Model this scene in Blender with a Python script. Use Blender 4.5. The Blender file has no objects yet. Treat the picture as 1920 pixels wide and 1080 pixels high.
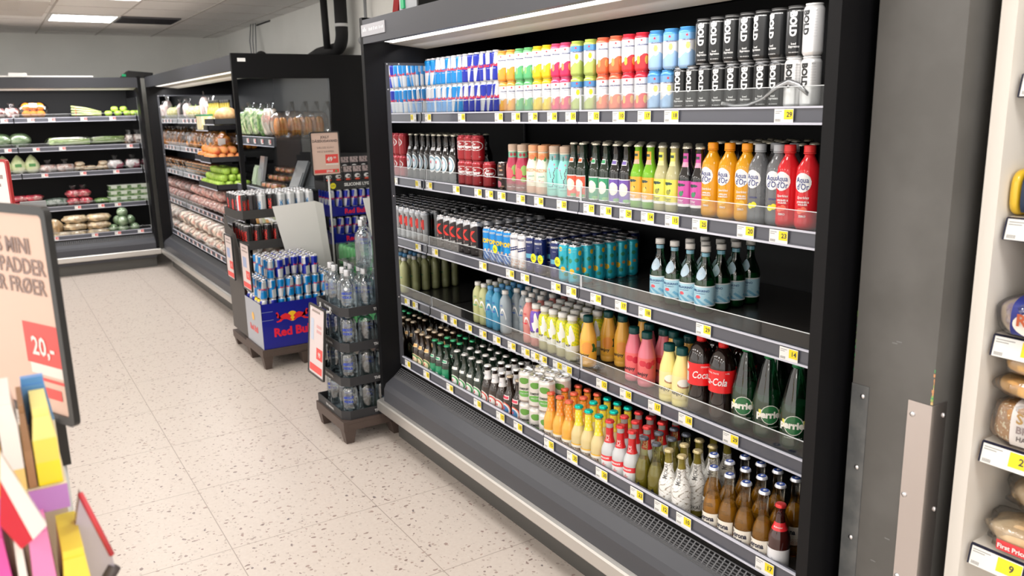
import bpy, bmesh, math, random
from mathutils import Vector, Matrix
import numpy as np
random.seed(7)
SC = bpy.context.scene
COL = SC.collection
PI = math.pi
H = 1.63                      # eye height above the floor

# ---------------------------------------------------------------- camera, world, lights, exposure
CR = Vector((0.8420885, -0.53890081, -0.02174563)).normalized()      # camera right
CD = Vector((-0.13361893, -0.16939198, -0.97644884)).normalized()    # camera down
CF = Vector((0.52252553, 0.82516197, -0.21465039)).normalized()      # camera forward
EYE = Vector((0, 0, H))
FPX = 1530.0
cam_d = bpy.data.cameras.new('camera'); cam = bpy.data.objects.new('camera', cam_d); COL.objects.link(cam)
cam_d.sensor_width = 36.0; cam_d.lens = FPX / 1920 * 36.0
cam.matrix_world = Matrix(((CR.x, -CD.x, -CF.x, 0), (CR.y, -CD.y, -CF.y, 0), (CR.z, -CD.z, -CF.z, H), (0, 0, 0, 1)))
cam_d.dof.use_dof = True; cam_d.dof.focus_distance = 2.75; cam_d.dof.aperture_fstop = 4.6
cam_d.clip_start = 0.05
SC.camera = cam
w = bpy.data.worlds.new('world'); SC.world = w; w.use_nodes = True
w.node_tree.nodes['Background'].inputs[0].default_value = (1.0, 0.955, 0.90, 1)
w.node_tree.nodes['Background'].inputs[1].default_value = 1.15
vs = SC.view_settings
vs.view_transform = 'Standard'; vs.look = 'None'; vs.gamma = 1; vs.use_curve_mapping = False; vs.exposure = 0.5
PANEL_E = 11.0                 # ceiling light panels
LED_W = 1.3                  # fridge canopy tubes, watts per metre-ish
SC.cycles.max_bounces = 8; SC.cycles.transparent_max_bounces = 24
SC.cycles.glossy_bounces = 5; SC.cycles.transmission_bounces = 6; SC.cycles.diffuse_bounces = 3
SC.cycles.sample_clamp_indirect = 6; SC.cycles.caustics_reflective = False; SC.cycles.caustics_refractive = False
SC.cycles.use_denoising = True

def area(name, loc, size, sizey, power, direction, color=(1, 1, 1)):
    d = bpy.data.lights.new(name, 'AREA'); d.shape = 'RECTANGLE'; d.size = size; d.size_y = sizey; d.energy = power; d.color = color
    o = bpy.data.objects.new(name, d); COL.objects.link(o)
    z = -Vector(direction).normalized(); y = Vector((0, 1, 0)) if abs(z.y) < .9 else Vector((1, 0, 0))
    x = y.cross(z).normalized(); y = z.cross(x)
    o.matrix_world = Matrix(((x.x, y.x, z.x, loc[0]), (x.y, y.y, z.y, loc[1]), (x.z, y.z, z.z, loc[2]), (0, 0, 0, 1)))
    return o

# ---------------------------------------------------------------- pixel -> point on a known plane (places things at their real distance)
def ray(px, py): return CR * ((px - 960) / FPX) + CD * ((py - 540) / FPX) + CF
def onX(px, py, X): r = ray(px, py); return EYE + r * (X / r.x)
def onY(px, py, Y): r = ray(px, py); return EYE + r * (Y / r.y)
def proj(P):
    v = Vector(P) - EYE; d = v.dot(CF); return 960 + FPX * v.dot(CR) / d, 540 + FPX * v.dot(CD) / d
def y_at(px, X, Z):           # the Y at which the point (X, Y, Z) shows in image column px
    lo, hi = .6, 14.0
    for _ in range(50):
        m = (lo + hi) / 2
        if proj((X, m, Z))[0] > px: lo = m
        else: hi = m
    return (lo + hi) / 2
def x_at(px, Y, Z):
    lo, hi = -3.0, 4.0
    for _ in range(50):
        m = (lo + hi) / 2
        if proj((m, Y, Z))[0] < px: lo = m
        else: hi = m
    return (lo + hi) / 2

# ---------------------------------------------------------------- materials
MAT = {}
def sset(b, k, v):
    if k in b.inputs: b.inputs[k].default_value = v
def mat(name, color=(.5, .5, .5), rough=.5, metal=0, trans=0, coat=0, emit=None, estr=1, ior=1.45, spec=.5, alpha=1, bump=0, bscale=200):
    if name in MAT: return MAT[name]
    m = bpy.data.materials.new(name); m.use_nodes = True; b = m.node_tree.nodes['Principled BSDF']
    sset(b, 'Base Color', (*color, 1)); sset(b, 'Roughness', rough); sset(b, 'Metallic', metal)
    sset(b, 'Transmission Weight', trans); sset(b, 'Coat Weight', coat); sset(b, 'IOR', ior); sset(b, 'Specular IOR Level', spec); sset(b, 'Alpha', alpha)
    sset(b, 'Coat Roughness', .08)
    if emit: sset(b, 'Emission Color', (*emit, 1)); sset(b, 'Emission Strength', estr)
    if bump:
        nt = m.node_tree; n = nt.nodes.new('ShaderNodeTexNoise'); n.inputs['Scale'].default_value = bscale
        tc = nt.nodes.new('ShaderNodeTexCoord'); nt.links.new(tc.outputs['Object'], n.inputs['Vector'])
        bp = nt.nodes.new('ShaderNodeBump'); bp.inputs['Strength'].default_value = bump; bp.inputs['Distance'].default_value = .002
        nt.links.new(n.outputs['Fac'], bp.inputs['Height']); nt.links.new(bp.outputs['Normal'], b.inputs['Normal'])
    MAT[name] = m; return m
def noisy(name, c1, c2, scale=20, rough=.5, coat=0, metal=0, lo=.4, hi=.6, bump=.3, dist=.003, detail=4, stretch=(1, 1, 1), croughn=.15):
    if name in MAT: return MAT[name]
    m = mat(name, c1, rough, metal, coat=coat); nt = m.node_tree; b = nt.nodes['Principled BSDF']; sset(b, 'Coat Roughness', croughn)
    tc = nt.nodes.new('ShaderNodeTexCoord'); mp = nt.nodes.new('ShaderNodeMapping'); mp.inputs['Scale'].default_value = stretch
    nt.links.new(tc.outputs['Object'], mp.inputs[0])
    n = nt.nodes.new('ShaderNodeTexNoise'); n.inputs['Scale'].default_value = scale; n.inputs['Detail'].default_value = detail
    nt.links.new(mp.outputs[0], n.inputs['Vector'])
    r = nt.nodes.new('ShaderNodeValToRGB'); r.color_ramp.elements[0].position = lo; r.color_ramp.elements[1].position = hi
    r.color_ramp.elements[0].color = (*c1, 1); r.color_ramp.elements[1].color = (*c2, 1)
    nt.links.new(n.outputs['Fac'], r.inputs[0]); nt.links.new(r.outputs[0], b.inputs['Base Color'])
    if bump:
        bp = nt.nodes.new('ShaderNodeBump'); bp.inputs['Strength'].default_value = bump; bp.inputs['Distance'].default_value = dist
        nt.links.new(n.outputs['Fac'], bp.inputs['Height']); nt.links.new(bp.outputs['Normal'], b.inputs['Normal'])
    return m
def clear(name, tint=(1, 1, 1), gloss=.12, rough=.05, bump=0, bscale=30, fk=.5):
    """thin clear plastic: mostly straight through, some surface shine"""
    if name in MAT: return MAT[name]
    m = bpy.data.materials.new(name); m.use_nodes = True; nt = m.node_tree; nt.nodes.clear()
    o = nt.nodes.new('ShaderNodeOutputMaterial'); mx = nt.nodes.new('ShaderNodeMixShader'); t = nt.nodes.new('ShaderNodeBsdfTransparent')
    g = nt.nodes.new('ShaderNodeBsdfGlossy'); g.inputs['Roughness'].default_value = rough; t.inputs[0].default_value = (*tint, 1)
    lw = nt.nodes.new('ShaderNodeLayerWeight'); lw.inputs[0].default_value = .25
    ma = nt.nodes.new('ShaderNodeMath'); ma.operation = 'MULTIPLY_ADD'; ma.inputs[1].default_value = fk; ma.inputs[2].default_value = gloss
    nt.links.new(lw.outputs['Fresnel'], ma.inputs[0]); nt.links.new(ma.outputs[0], mx.inputs[0])
    nt.links.new(t.outputs[0], mx.inputs[1]); nt.links.new(g.outputs[0], mx.inputs[2]); nt.links.new(mx.outputs[0], o.inputs[0])
    if bump:
        n = nt.nodes.new('ShaderNodeTexNoise'); n.inputs['Scale'].default_value = bscale; bp = nt.nodes.new('ShaderNodeBump'); bp.inputs['Strength'].default_value = bump; bp.inputs['Distance'].default_value = .01
        tc = nt.nodes.new('ShaderNodeTexCoord'); nt.links.new(tc.outputs['Object'], n.inputs['Vector'])
        nt.links.new(n.outputs['Fac'], bp.inputs['Height']); nt.links.new(bp.outputs[0], g.inputs['Normal']); nt.links.new(bp.outputs[0], lw.inputs['Normal'])
    MAT[name] = m; return m
def printed(name, rough=.35, metal=0, coat=.3):
    if name in MAT: return MAT[name]
    m = mat(name, (1, 1, 1), rough, metal, coat=coat); nt = m.node_tree
    a = nt.nodes.new('ShaderNodeAttribute'); a.attribute_name = 'Col'; nt.links.new(a.outputs['Color'], nt.nodes['Principled BSDF'].inputs['Base Color'])
    return m
PRINT = printed('printed_paper', .45, 0, .1)
CANPR = printed('printed_metal', .3, .35, .4)
FILMPR = printed('printed_film', .3, 0, .5)
ALU = mat('brushed_aluminium', (.72, .72, .74), .28, 1)
BLACK = mat('black_painted_steel', (.005, .005, .006), .45, spec=.22)
DARKIN = mat('dark_liner', (.006, .006, .008), .6)
GREY = mat('charcoal_steel', (.062, .064, .074), .40, spec=.4)
RAIL = mat('grey_price_rail', (.085, .088, .108), .32, coat=.3)
RAILEDGE = mat('clear_rail_edge', (.62, .63, .72), .3)
ACRYL = clear('acrylic', (.97, .98, .98), .025, .03, fk=.22)
ACEDGE = mat('acrylic_edge', (.75, .78, .8), .25)
FILM = clear('cling_film', (.96, .97, .98), .12, .12, .6, 40)
GLASSP = clear('pane_glass', (.93, .95, .96), .04, .02)
WHITEPL = mat('white_plastic', (.85, .85, .84), .35)
BLACKPL = mat('black_plastic', (.018, .018, .018), .4)
YEL = (.90, .72, .02)

# ---------------------------------------------------------------- mesh builder
class MB:
    def __init__(s): s.v = []; s.f = []; s.mi = []; s.c = []; s.sm = []
    def add(s, vs_, fs, m=0, col=(1, 1, 1), smooth=False):
        o = len(s.v); s.v += [tuple(p) for p in vs_]
        for i, f in enumerate(fs):
            s.f.append([o + k for k in f]); s.mi.append(m); s.c.append(col[i] if isinstance(col, list) else col); s.sm.append(smooth)
        return s
    def box(s, x0, x1, y0, y1, z0, z1, m=0, col=(1, 1, 1)):
        v = [(x0, y0, z0), (x1, y0, z0), (x1, y1, z0), (x0, y1, z0), (x0, y0, z1), (x1, y0, z1), (x1, y1, z1), (x0, y1, z1)]
        return s.add(v, [(0, 3, 2, 1), (4, 5, 6, 7), (0, 1, 5, 4), (1, 2, 6, 5), (2, 3, 7, 6), (3, 0, 4, 7)], m, col)
    def prism(s, pts, a, b, axis='y', m=0, col=(1, 1, 1)):
        """closed outline pts extruded from a to b along axis (pts are the other two coordinates in xyz order)"""
        n = len(pts)
        def P(p, t): return {'x': (t, p[0], p[1]), 'y': (p[0], t, p[1]), 'z': (p[0], p[1], t)}[axis]
        v = [P(p, a) for p in pts] + [P(p, b) for p in pts]
        f = [tuple(range(n)), tuple(range(2 * n - 1, n - 1, -1))] + [(i, i + n, (i + 1) % n + n, (i + 1) % n) for i in range(n)]
        return s.add(v, f, m, col)
    def lathe(s, prof, n=32, m=0, col=(1, 1, 1), smooth=True, c=(0, 0), caps=True):
        v = []; f = []
        for r, z in prof:
            for k in range(n): t = 2 * PI * k / n; v.append((c[0] + r * math.cos(t), c[1] + r * math.sin(t), z))
        for i in range(len(prof) - 1):
            for k in range(n): a = i * n + k; b = i * n + (k + 1) % n; f.append((a, b, b + n, a + n))
        s.add(v, f, m, col, smooth)
        if caps:
            o = len(s.v) - len(v)
            for i, rev in ((0, True), (len(prof) - 1, False)):
                if prof[i][0] > 1e-4:
                    L = [o + i * n + k for k in range(n)]
                    s.f.append(L[::-1] if rev else L); s.mi.append(m); s.c.append(col if not isinstance(col, list) else (1, 1, 1)); s.sm.append(False)
        return s
    def tube(s, pts, r, n=8, m=0, col=(1, 1, 1)):
        pts = [Vector(p) for p in pts]; v = []; f = []
        up = None
        for i, p in enumerate(pts):
            d = (pts[min(i + 1, len(pts) - 1)] - pts[max(i - 1, 0)]).normalized()
            if up is None: up = Vector((0, 0, 1)) if abs(d.z) < .9 else Vector((1, 0, 0))
            x = d.cross(up).normalized(); up = x.cross(d).normalized()
            for k in range(n): t = 2 * PI * k / n; v.append(p + x * (r * math.cos(t)) + up * (r * math.sin(t)))
        for i in range(len(pts) - 1):
            for k in range(n): a = i * n + k; b = i * n + (k + 1) % n; f.append((a, b, b + n, a + n))
        f.append(tuple(range(n))[::-1]); f.append(tuple(len(v) - n + k for k in range(n)))
        return s.add(v, f, m, col, True)
    def blob(s, cx, cy, cz, a, b, c, m=0, col=(1, 1, 1), nu=20, nv=12, amp=.0, fr=3, seed=0, power=1.0):
        """rounded lump with noise; power<1 makes it boxier"""
        rnd = random.Random(seed); ph = [rnd.uniform(0, 6.28) for _ in range(6)]; v = []; f = []
        sg = lambda x: math.copysign(abs(x) ** power, x)
        for j in range(nv + 1):
            t = PI * j / nv - PI / 2
            for i in range(nu):
                p = 2 * PI * i / nu
                k = 1 + amp * (math.sin(fr * p + ph[0] + 2 * t) * math.cos(t) + .6 * math.sin(2 * fr * p + ph[1]) * math.cos(3 * t + ph[2]) * math.cos(t) + .5 * math.sin(fr * 1.5 * t + ph[3]))
                v.append((cx + a * k * sg(math.cos(p)) * sg(math.cos(t)), cy + b * k * sg(math.sin(p)) * sg(math.cos(t)), cz + c * k * sg(math.sin(t))))
        for j in range(nv):
            for i in range(nu): A = j * nu + i; B = j * nu + (i + 1) % nu; f.append((A, B, B + nu, A + nu))
        return s.add(v, f, m, col, True)
    def build(s, name, mats):
        me = bpy.data.meshes.new(name); me.from_pydata(s.v, [], s.f)
        for m in (mats if isinstance(mats, (list, tuple)) else [mats]): me.materials.append(m)
        me.polygons.foreach_set('material_index', s.mi); me.polygons.foreach_set('use_smooth', s.sm)
        if any(c != (1, 1, 1) for c in s.c):
            at = me.color_attributes.new('Col', 'FLOAT_COLOR', 'CORNER'); buf = []
            for f, c in zip(s.f, s.c): buf += [c[0], c[1], c[2], 1.0] * len(f)
            at.data.foreach_set('color', buf)
        me.update(); return me

# ---------------------------------------------------------------- text as geometry
_T = {}
def text2d(s_, size, bold=0.0, step=.004, shear=0):
    k = (s_, round(size, 5), bold, shear)
    if k in _T: return _T[k]
    cu = bpy.data.curves.new('t', 'FONT'); cu.body = s_; cu.size = 1.0; cu.resolution_u = 2; cu.offset = bold; cu.shear = shear; cu.fill_mode = 'FRONT'
    ob = bpy.data.objects.new('t', cu); me = bpy.data.meshes.new_from_object(ob)
    bm = bmesh.new(); bm.from_mesh(me)
    if len(bm.verts):
        xs = [v.co.x for v in bm.verts]; ys = [v.co.y for v in bm.verts]; x0, x1, y0, y1 = min(xs), max(xs), min(ys), max(ys)
        sc = size / max(.5, .72)   # cap height is about .72 of the em
        for v in bm.verts: v.co = Vector(((v.co.x - (x0 + x1) / 2) * sc, (v.co.y - .36) * sc, 0))
        for ax, ex in ((0, (x1 - x0) * sc / 2), (1, size)):
            t = -ex + step
            while t < ex and step > 0:
                g = bm.verts[:] + bm.edges[:] + bm.faces[:]
                n = Vector((1, 0, 0)) if ax == 0 else Vector((0, 1, 0))
                bmesh.ops.bisect_plane(bm, geom=g, plane_co=n * t, plane_no=n); t += step
    bm.verts.index_update()
    r = ([tuple(v.co[:2]) for v in bm.verts], [tuple(v.index for v in f.verts) for f in bm.faces])
    bm.free(); bpy.data.meshes.remove(me); bpy.data.objects.remove(ob); bpy.data.curves.remove(cu); _T[k] = r; return r
def tw(s_, size, bold=0): v, f = text2d(s_, size, bold, 0); return max(p[0] for p in v) * 2 if v else 0
def text_flat(mb, s_, size, org, ux, uy, off=.0006, col=(0, 0, 0), m=0, bold=0.01, width=None, shear=0):
    """lettering on a flat face: org its centre, ux reading direction, uy up"""
    v, f = text2d(s_, size, bold, 0, shear); org = Vector(org); ux = Vector(ux).normalized(); uy = Vector(uy).normalized(); n = ux.cross(uy)
    k = 1.0
    if width: W = max(p[0] for p in v) * 2; k = min(1.0, width / W)
    mb.add([org + ux * (x * k) + uy * (y * k) + n * off for x, y in v], f, m, col)

# ---------------------------------------------------------------- objects
def link(name, me, parent=None, loc=(0, 0, 0)):
    o = bpy.data.objects.new(name, me); COL.objects.link(o); o.location = loc
    if parent is not None: o.parent = parent
    return o
def tag(o, label, cat, group=None, kind=None):
    o['label'] = label; o['category'] = cat
    if group: o['group'] = group
    if kind: o['kind'] = kind
    return o
def struct(name, me, parent=None, loc=(0, 0, 0)):
    o = link(name, me, parent, loc)
    if parent is None: o['kind'] = 'structure'
    return o
def empty(name, loc=(0, 0, 0), rz=0):
    o = bpy.data.objects.new(name, None); COL.objects.link(o); o.location = loc; o.rotation_euler = (0, 0, rz); return o
def inst(spec, loc, rz, label, group=None, rot=None, scale=None):
    """one more thing of a kind: its own root and its own parts (mesh data shared)"""
    if len(spec['parts']) == 1: r = bpy.data.objects.new(spec['name'], spec['parts'][0][1]); COL.objects.link(r)
    else: r = bpy.data.objects.new(spec['name'], None); COL.objects.link(r)
    r.location = loc; r.rotation_euler = rot if rot else (0, 0, rz)
    if scale: r.scale = scale
    tag(r, label, spec['cat'], group)
    if len(spec['parts']) > 1:
        d = {}
        for nm, me, par in spec['parts']:
            o = bpy.data.objects.new(nm, me); COL.objects.link(o); o.parent = d.get(par, r); d.setdefault(nm, o)
    return r
ORD = ['first', 'second', 'third', 'fourth', 'fifth', 'sixth', 'seventh', 'eighth', 'ninth', 'tenth', 'eleventh', 'twelfth', 'thirteenth', 'fourteenth', 'fifteenth', 'sixteenth', 'seventeenth', 'eighteenth', 'nineteenth', 'twentieth']
# ---------------------------------------------------------------- room shell
XW, YW, ZC = 2.62, 10.85, H + .935
def floor_mat():
    m = mat('terrazzo_floor', (.7, .62, .56), .33, spec=.4); nt = m.node_tree; b = nt.nodes['Principled BSDF']; N = nt.nodes.new; L = nt.links.new
    tc = N('ShaderNodeTexCoord'); base = None
    nz = N('ShaderNodeTexNoise'); nz.inputs['Scale'].default_value = 25; L(tc.outputs['Object'], nz.inputs['Vector'])
    add = N('ShaderNodeMixRGB'); add.blend_type = 'ADD'; add.inputs[0].default_value = .03; L(tc.outputs['Object'], add.inputs[1]); L(nz.outputs['Color'], add.inputs[2])
    col = N('ShaderNodeMixRGB'); col.inputs[1].default_value = (.67, .60, .54, 1); col.inputs[2].default_value = (.59, .51, .455, 1)
    n2 = N('ShaderNodeTexNoise'); n2.inputs['Scale'].default_value = 60; L(tc.outputs['Object'], n2.inputs['Vector']); L(n2.outputs['Fac'], col.inputs[0])
    prev = col.outputs[0]
    for sc, th, st, c1, c2 in ((30, .145, (1, 1.5, 1), (.24, .18, .16), (.44, .33, .29)), (60, .24, (1.4, 1, 1), (.66, .60, .54), (.42, .34, .30)), (17, .085, (1.5, 1, 1), (.20, .17, .17), (.38, .27, .24))):
        mp = N('ShaderNodeMapping'); mp.inputs['Scale'].default_value = st; mp.inputs['Rotation'].default_value = (0, 0, sc); L(add.outputs[0], mp.inputs[0])
        v = N('ShaderNodeTexVoronoi'); v.inputs['Scale'].default_value = sc; L(mp.outputs[0], v.inputs['Vector'])
        sep = N('ShaderNodeSeparateColor'); L(v.outputs['Color'], sep.inputs[0])
        t = N('ShaderNodeMath'); t.operation = 'MULTIPLY'; t.inputs[1].default_value = th * 2; L(sep.outputs[0], t.inputs[0])
        lt = N('ShaderNodeMath'); lt.operation = 'LESS_THAN'; L(v.outputs['Distance'], lt.inputs[0]); L(t.outputs[0], lt.inputs[1])
        cc = N('ShaderNodeMixRGB'); cc.inputs[1].default_value = (*c1, 1); cc.inputs[2].default_value = (*c2, 1); L(sep.outputs[1], cc.inputs[0])
        g = N('ShaderNodeMath'); g.operation = 'LESS_THAN'; g.inputs[1].default_value = .8; L(sep.outputs[2], g.inputs[0])
        mm = N('ShaderNodeMath'); mm.operation = 'MULTIPLY'; L(lt.outputs[0], mm.inputs[0]); L(g.outputs[0], mm.inputs[1])
        mx = N('ShaderNodeMixRGB'); L(mm.outputs[0], mx.inputs[0]); L(prev, mx.inputs[1]); L(cc.outputs[0], mx.inputs[2]); prev = mx.outputs[0]
    br = N('ShaderNodeTexBrick'); br.offset = 0; br.inputs['Scale'].default_value = 1; br.inputs['Mortar Size'].default_value = .0022; br.inputs['Mortar Smooth'].default_value = .3
    br.inputs['Brick Width'].default_value = .6; br.inputs['Row Height'].default_value = .6
    L(tc.outputs['Object'], br.inputs['Vector'])
    mx = N('ShaderNodeMixRGB'); mx.inputs[2].default_value = (.38, .32, .28, 1); L(br.outputs['Fac'], mx.inputs[0]); L(prev, mx.inputs[1]); L(mx.outputs[0], b.inputs['Base Color'])
    return m
struct('floor', MB().box(-4, XW + .2, -2.5, YW + .2, -.1, 0).build('floor', floor_mat()))
WALL = noisy('painted_wall', (.90, .90, .86), (.93, .93, .89), 3, .8, bump=.1)
struct('wall_right', MB().box(XW, XW + .12, -2.5, YW + .2, 0, ZC).build('wall_right', WALL))
struct('wall_back', MB().box(-4, XW, YW, YW + .12, 0, ZC).build('wall_back', WALL))
CEIL = noisy('mineral_ceiling_tile', (.95, .93, .90), (.97, .95, .93), 90, .9, bump=.2)
GROUT = mat('ceiling_grid', (.62, .59, .56), .6)
mb = MB().box(-4, XW + .1, -2.5, YW + .1, ZC, ZC + .1)
struct('ceiling', mb.build('ceiling', CEIL))
g = MB()
for i in range(12): x = .66 + .6 * (i - 7); (-4 < x < XW) and g.box(x - .008, x + .008, -2.5, YW, ZC - .004, ZC)
for j in range(24): y = 9.35 + .6 * (2 - j); (-2.5 < y < YW) and g.box(-4, XW, y - .004, y + .004, ZC - .003, ZC)
struct('trim_1', g.build('trim_1', GROUT))
LIGHTM = mat('light_diffuser', (1, 1, 1), .5, emit=(1, .98, .95), estr=PANEL_E)
k = 0
for X0, YS in ((.665, (8.755, 6.955)),):
    for y0 in YS:
        k += 1
        t = empty('ceiling_light', (X0 + .295, y0 + .295, ZC))
        fr = MB()
        for a in ((-.295, .295, -.295, -.27), (-.295, .295, .27, .295), (-.295, -.27, -.27, .27), (.27, .295, -.27, .27)): fr.box(*a, -.012, -.001)
        link('frame', fr.build('light_frame', WHITEPL), t)
        link('diffuser', MB().box(-.27, .27, -.27, .27, -.010, -.002).build('diffuser', LIGHTM), t)
        tag(t, ['square ceiling light panel nearest the back wall, beside the vent', 'square ceiling light panel, one before the panel by the vent'][k - 1] if k < 3 else 'square ceiling light panel above the aisle, outside the picture', 'ceiling light', 'ceiling light panels')
for X0 in (.665, -1.735, -3.6):      # the same lamps over the rest of the shop, out of the picture
    for y0 in (8.755, 6.955, 5.155, 3.355, 1.555, -.245, -2.045):
        if X0 > 0 and y0 > 6: continue
        area('ceiling_lamp', (X0 + .295, y0 + .295, ZC - .013), .54, .54, PANEL_E * .54 * .54 * PI, (0, 0, -1), (1, .98, .95))
# return-air vent
t = empty('ceiling_vent', (1.53, 9.05, ZC)); VB = mat('vent_black', (.01, .01, .011), .7)
link('backing', MB().box(-.26, .26, -.24, .24, -.006, -.001).build('vent_back', VB), t)
f_ = MB()
for a in ((-.27, .27, -.27, -.24), (-.27, .27, .24, .27), (-.27, -.26, -.24, .24), (.26, .27, -.24, .24)): f_.box(*a, -.014, -.001)
link('frame', f_.build('vent_frame', mat('vent_grey', (.12, .12, .13), .5)), t)
f_ = MB()
for i in range(7): f_.prism([(-.22 + i * .065, -.004), (-.20 + i * .065, -.02), (-.197 + i * .065, -.02), (-.217 + i * .065, -.004)], -.26, .26, 'x')
link('slats', f_.build('vent_slats', mat('vent_slat', (.03, .03, .035), .5)), t)
tag(t, 'dark square ceiling vent right of the far light panel', 'vent')
# cassette unit with folded corners
t = empty('ceiling_cassette', (.05, 8.2, ZC)); cm_ = mat('cassette_plastic', (.66, .62, .58), .5)
q = MB()
for s_ in range(4):
    a = [(-.55, -.55, -.035), (.55, -.55, -.035), (.36, -.36, -.012), (-.36, -.36, -.012)]
    rot = lambda p: [(p[0], p[1], p[2]), (-p[1], p[0], p[2]), (-p[0], -p[1], p[2]), (p[1], -p[0], p[2])][s_]
    q.add([rot(p) for p in a], [(0, 3, 2, 1)])
    b = [(-.55, -.55, -.035), (.55, -.55, -.035), (.55, -.55, -.001), (-.55, -.55, -.001)]; q.add([rot(p) for p in b], [(0, 1, 2, 3)])
link('frame', q.build('cassette_frame', cm_), t)
link('grille', MB().box(-.36, .36, -.36, .36, -.014, -.002).build('cassette_grille', noisy('cassette_grille', (.60, .56, .52), (.68, .64, .6), 120, .6)), t)
tag(t, 'beige ceiling air conditioning cassette at the upper left', 'air conditioner')

# ---------------------------------------------------------------- upright chillers
TAGS = ['20', '14', '17', '23', '15', '18', '12', '25', '29', '10']
def tag_mesh(wd, txt, yc=YEL, nc=(.05, .05, .05), sc=1.0):
    """a price ticket standing in a rail; front faces -X, reading direction -Y"""
    mb = MB(); h = .036 * sc
    mb.box(-.0012, 0, -wd / 2, wd / 2, -h / 2, h / 2, 0, (.86, .85, .82))
    mb.add([(-.0016, -wd * .02, h / 2 - .002), (-.0016, -wd / 2 + .001, h / 2 - .002), (-.0016, -wd / 2 + .001, -h / 2 + .009), (-.0016, -wd * .02, -h / 2 + .009)], [(0, 1, 2, 3)][::1], 0, yc)
    text_flat(mb, txt, .013 * sc, (-.0016, -wd * .30, .004), (0, -1, 0), (0, 0, 1), .0004, nc, bold=.02)
    for i, L in enumerate((.8, .55)):
        z = h / 2 - .005 - i * .005
        mb.add([(-.0014, wd / 2 - .003, z), (-.0014, wd / 2 - .003 - wd * .44 * L, z), (-.0014, wd / 2 - .003 - wd * .44 * L, z - .002), (-.0014, wd / 2 - .003, z - .002)], [(0, 1, 2, 3)], 0, (.35, .35, .35))
    for i in range(7):
        y = wd / 2 - .004 - i * .0025
        mb.add([(-.0014, y, -h / 2 + .010), (-.0014, y - .0012, -h / 2 + .010), (-.0014, y - .0012, -h / 2 + .003), (-.0014, y, -h / 2 + .003)], [(0, 1, 2, 3)], 0, (.15, .15, .15))
    return mb.build('price_tag', PRINT)
TM = [tag_mesh(.062, t_) for t_ in TAGS]
TMR = [tag_mesh(.062, t_, (.80, .10, .10), (.9, .9, .88)) for t_ in TAGS[:4]]
def shelf_unit(name, xr, y0, y1, z, label, tags, depth=.56, guard=.052, railh=.046, tms=TM, xdeck=None, cat='shelf', group=None, rot=None, dz=0):
    """one shelf bay: deck, price rail with its tickets, clear guard. Local axes: x into the case, y along it"""
    r = empty(name, (xr, (y0 + y1) / 2, z)); L = (y1 - y0) / 2 - .003
    if rot is not None: r.rotation_euler = (0, 0, rot[0]); r.location = rot[1]
    link('deck', MB().box(.018, depth, -L, L, -.022 - dz, -.004 - dz).build('deck', mat('shelf_top', (.055, .052, .05), .25, .4)), r)
    pr = MB().prism([(0, -.001), (.016, -.001), (.016, -railh + .004), (-.006, -railh + .004), (-.006, -railh + .009), (-.002, -railh + .009)], -L, L, 'y', 0)
    rl = link('price_rail', pr.build('price_rail', RAIL), r)
    link('lip', MB().box(-.003, .004, -L, L, -.003, .002).box(-.008, -.003, -L, L, -railh, -railh + .006).build('rail_lip', RAILEDGE), rl)
    if guard:
        gd = link('guard', MB().box(.006, .0085, -L, L, .001, guard).build('guard', ACRYL), r)
        link('guard_edge', MB().box(.0058, .0088, -L, L, guard, guard + .0018).box(.0058, .0088, -L - .001, -L + .0015, .001, guard).box(.0058, .0088, L - .0015, L + .001, .001, guard).build('guard_edge', ACEDGE), gd)
    for i, y in enumerate(tags):
        o = link('price_tag', tms[(i * 3 + int(z * 10)) % len(tms)], rl, (-.0065, y - (y0 + y1) / 2, -railh / 2 + .0005))
    tag(r, label, cat, group)
    return r

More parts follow.
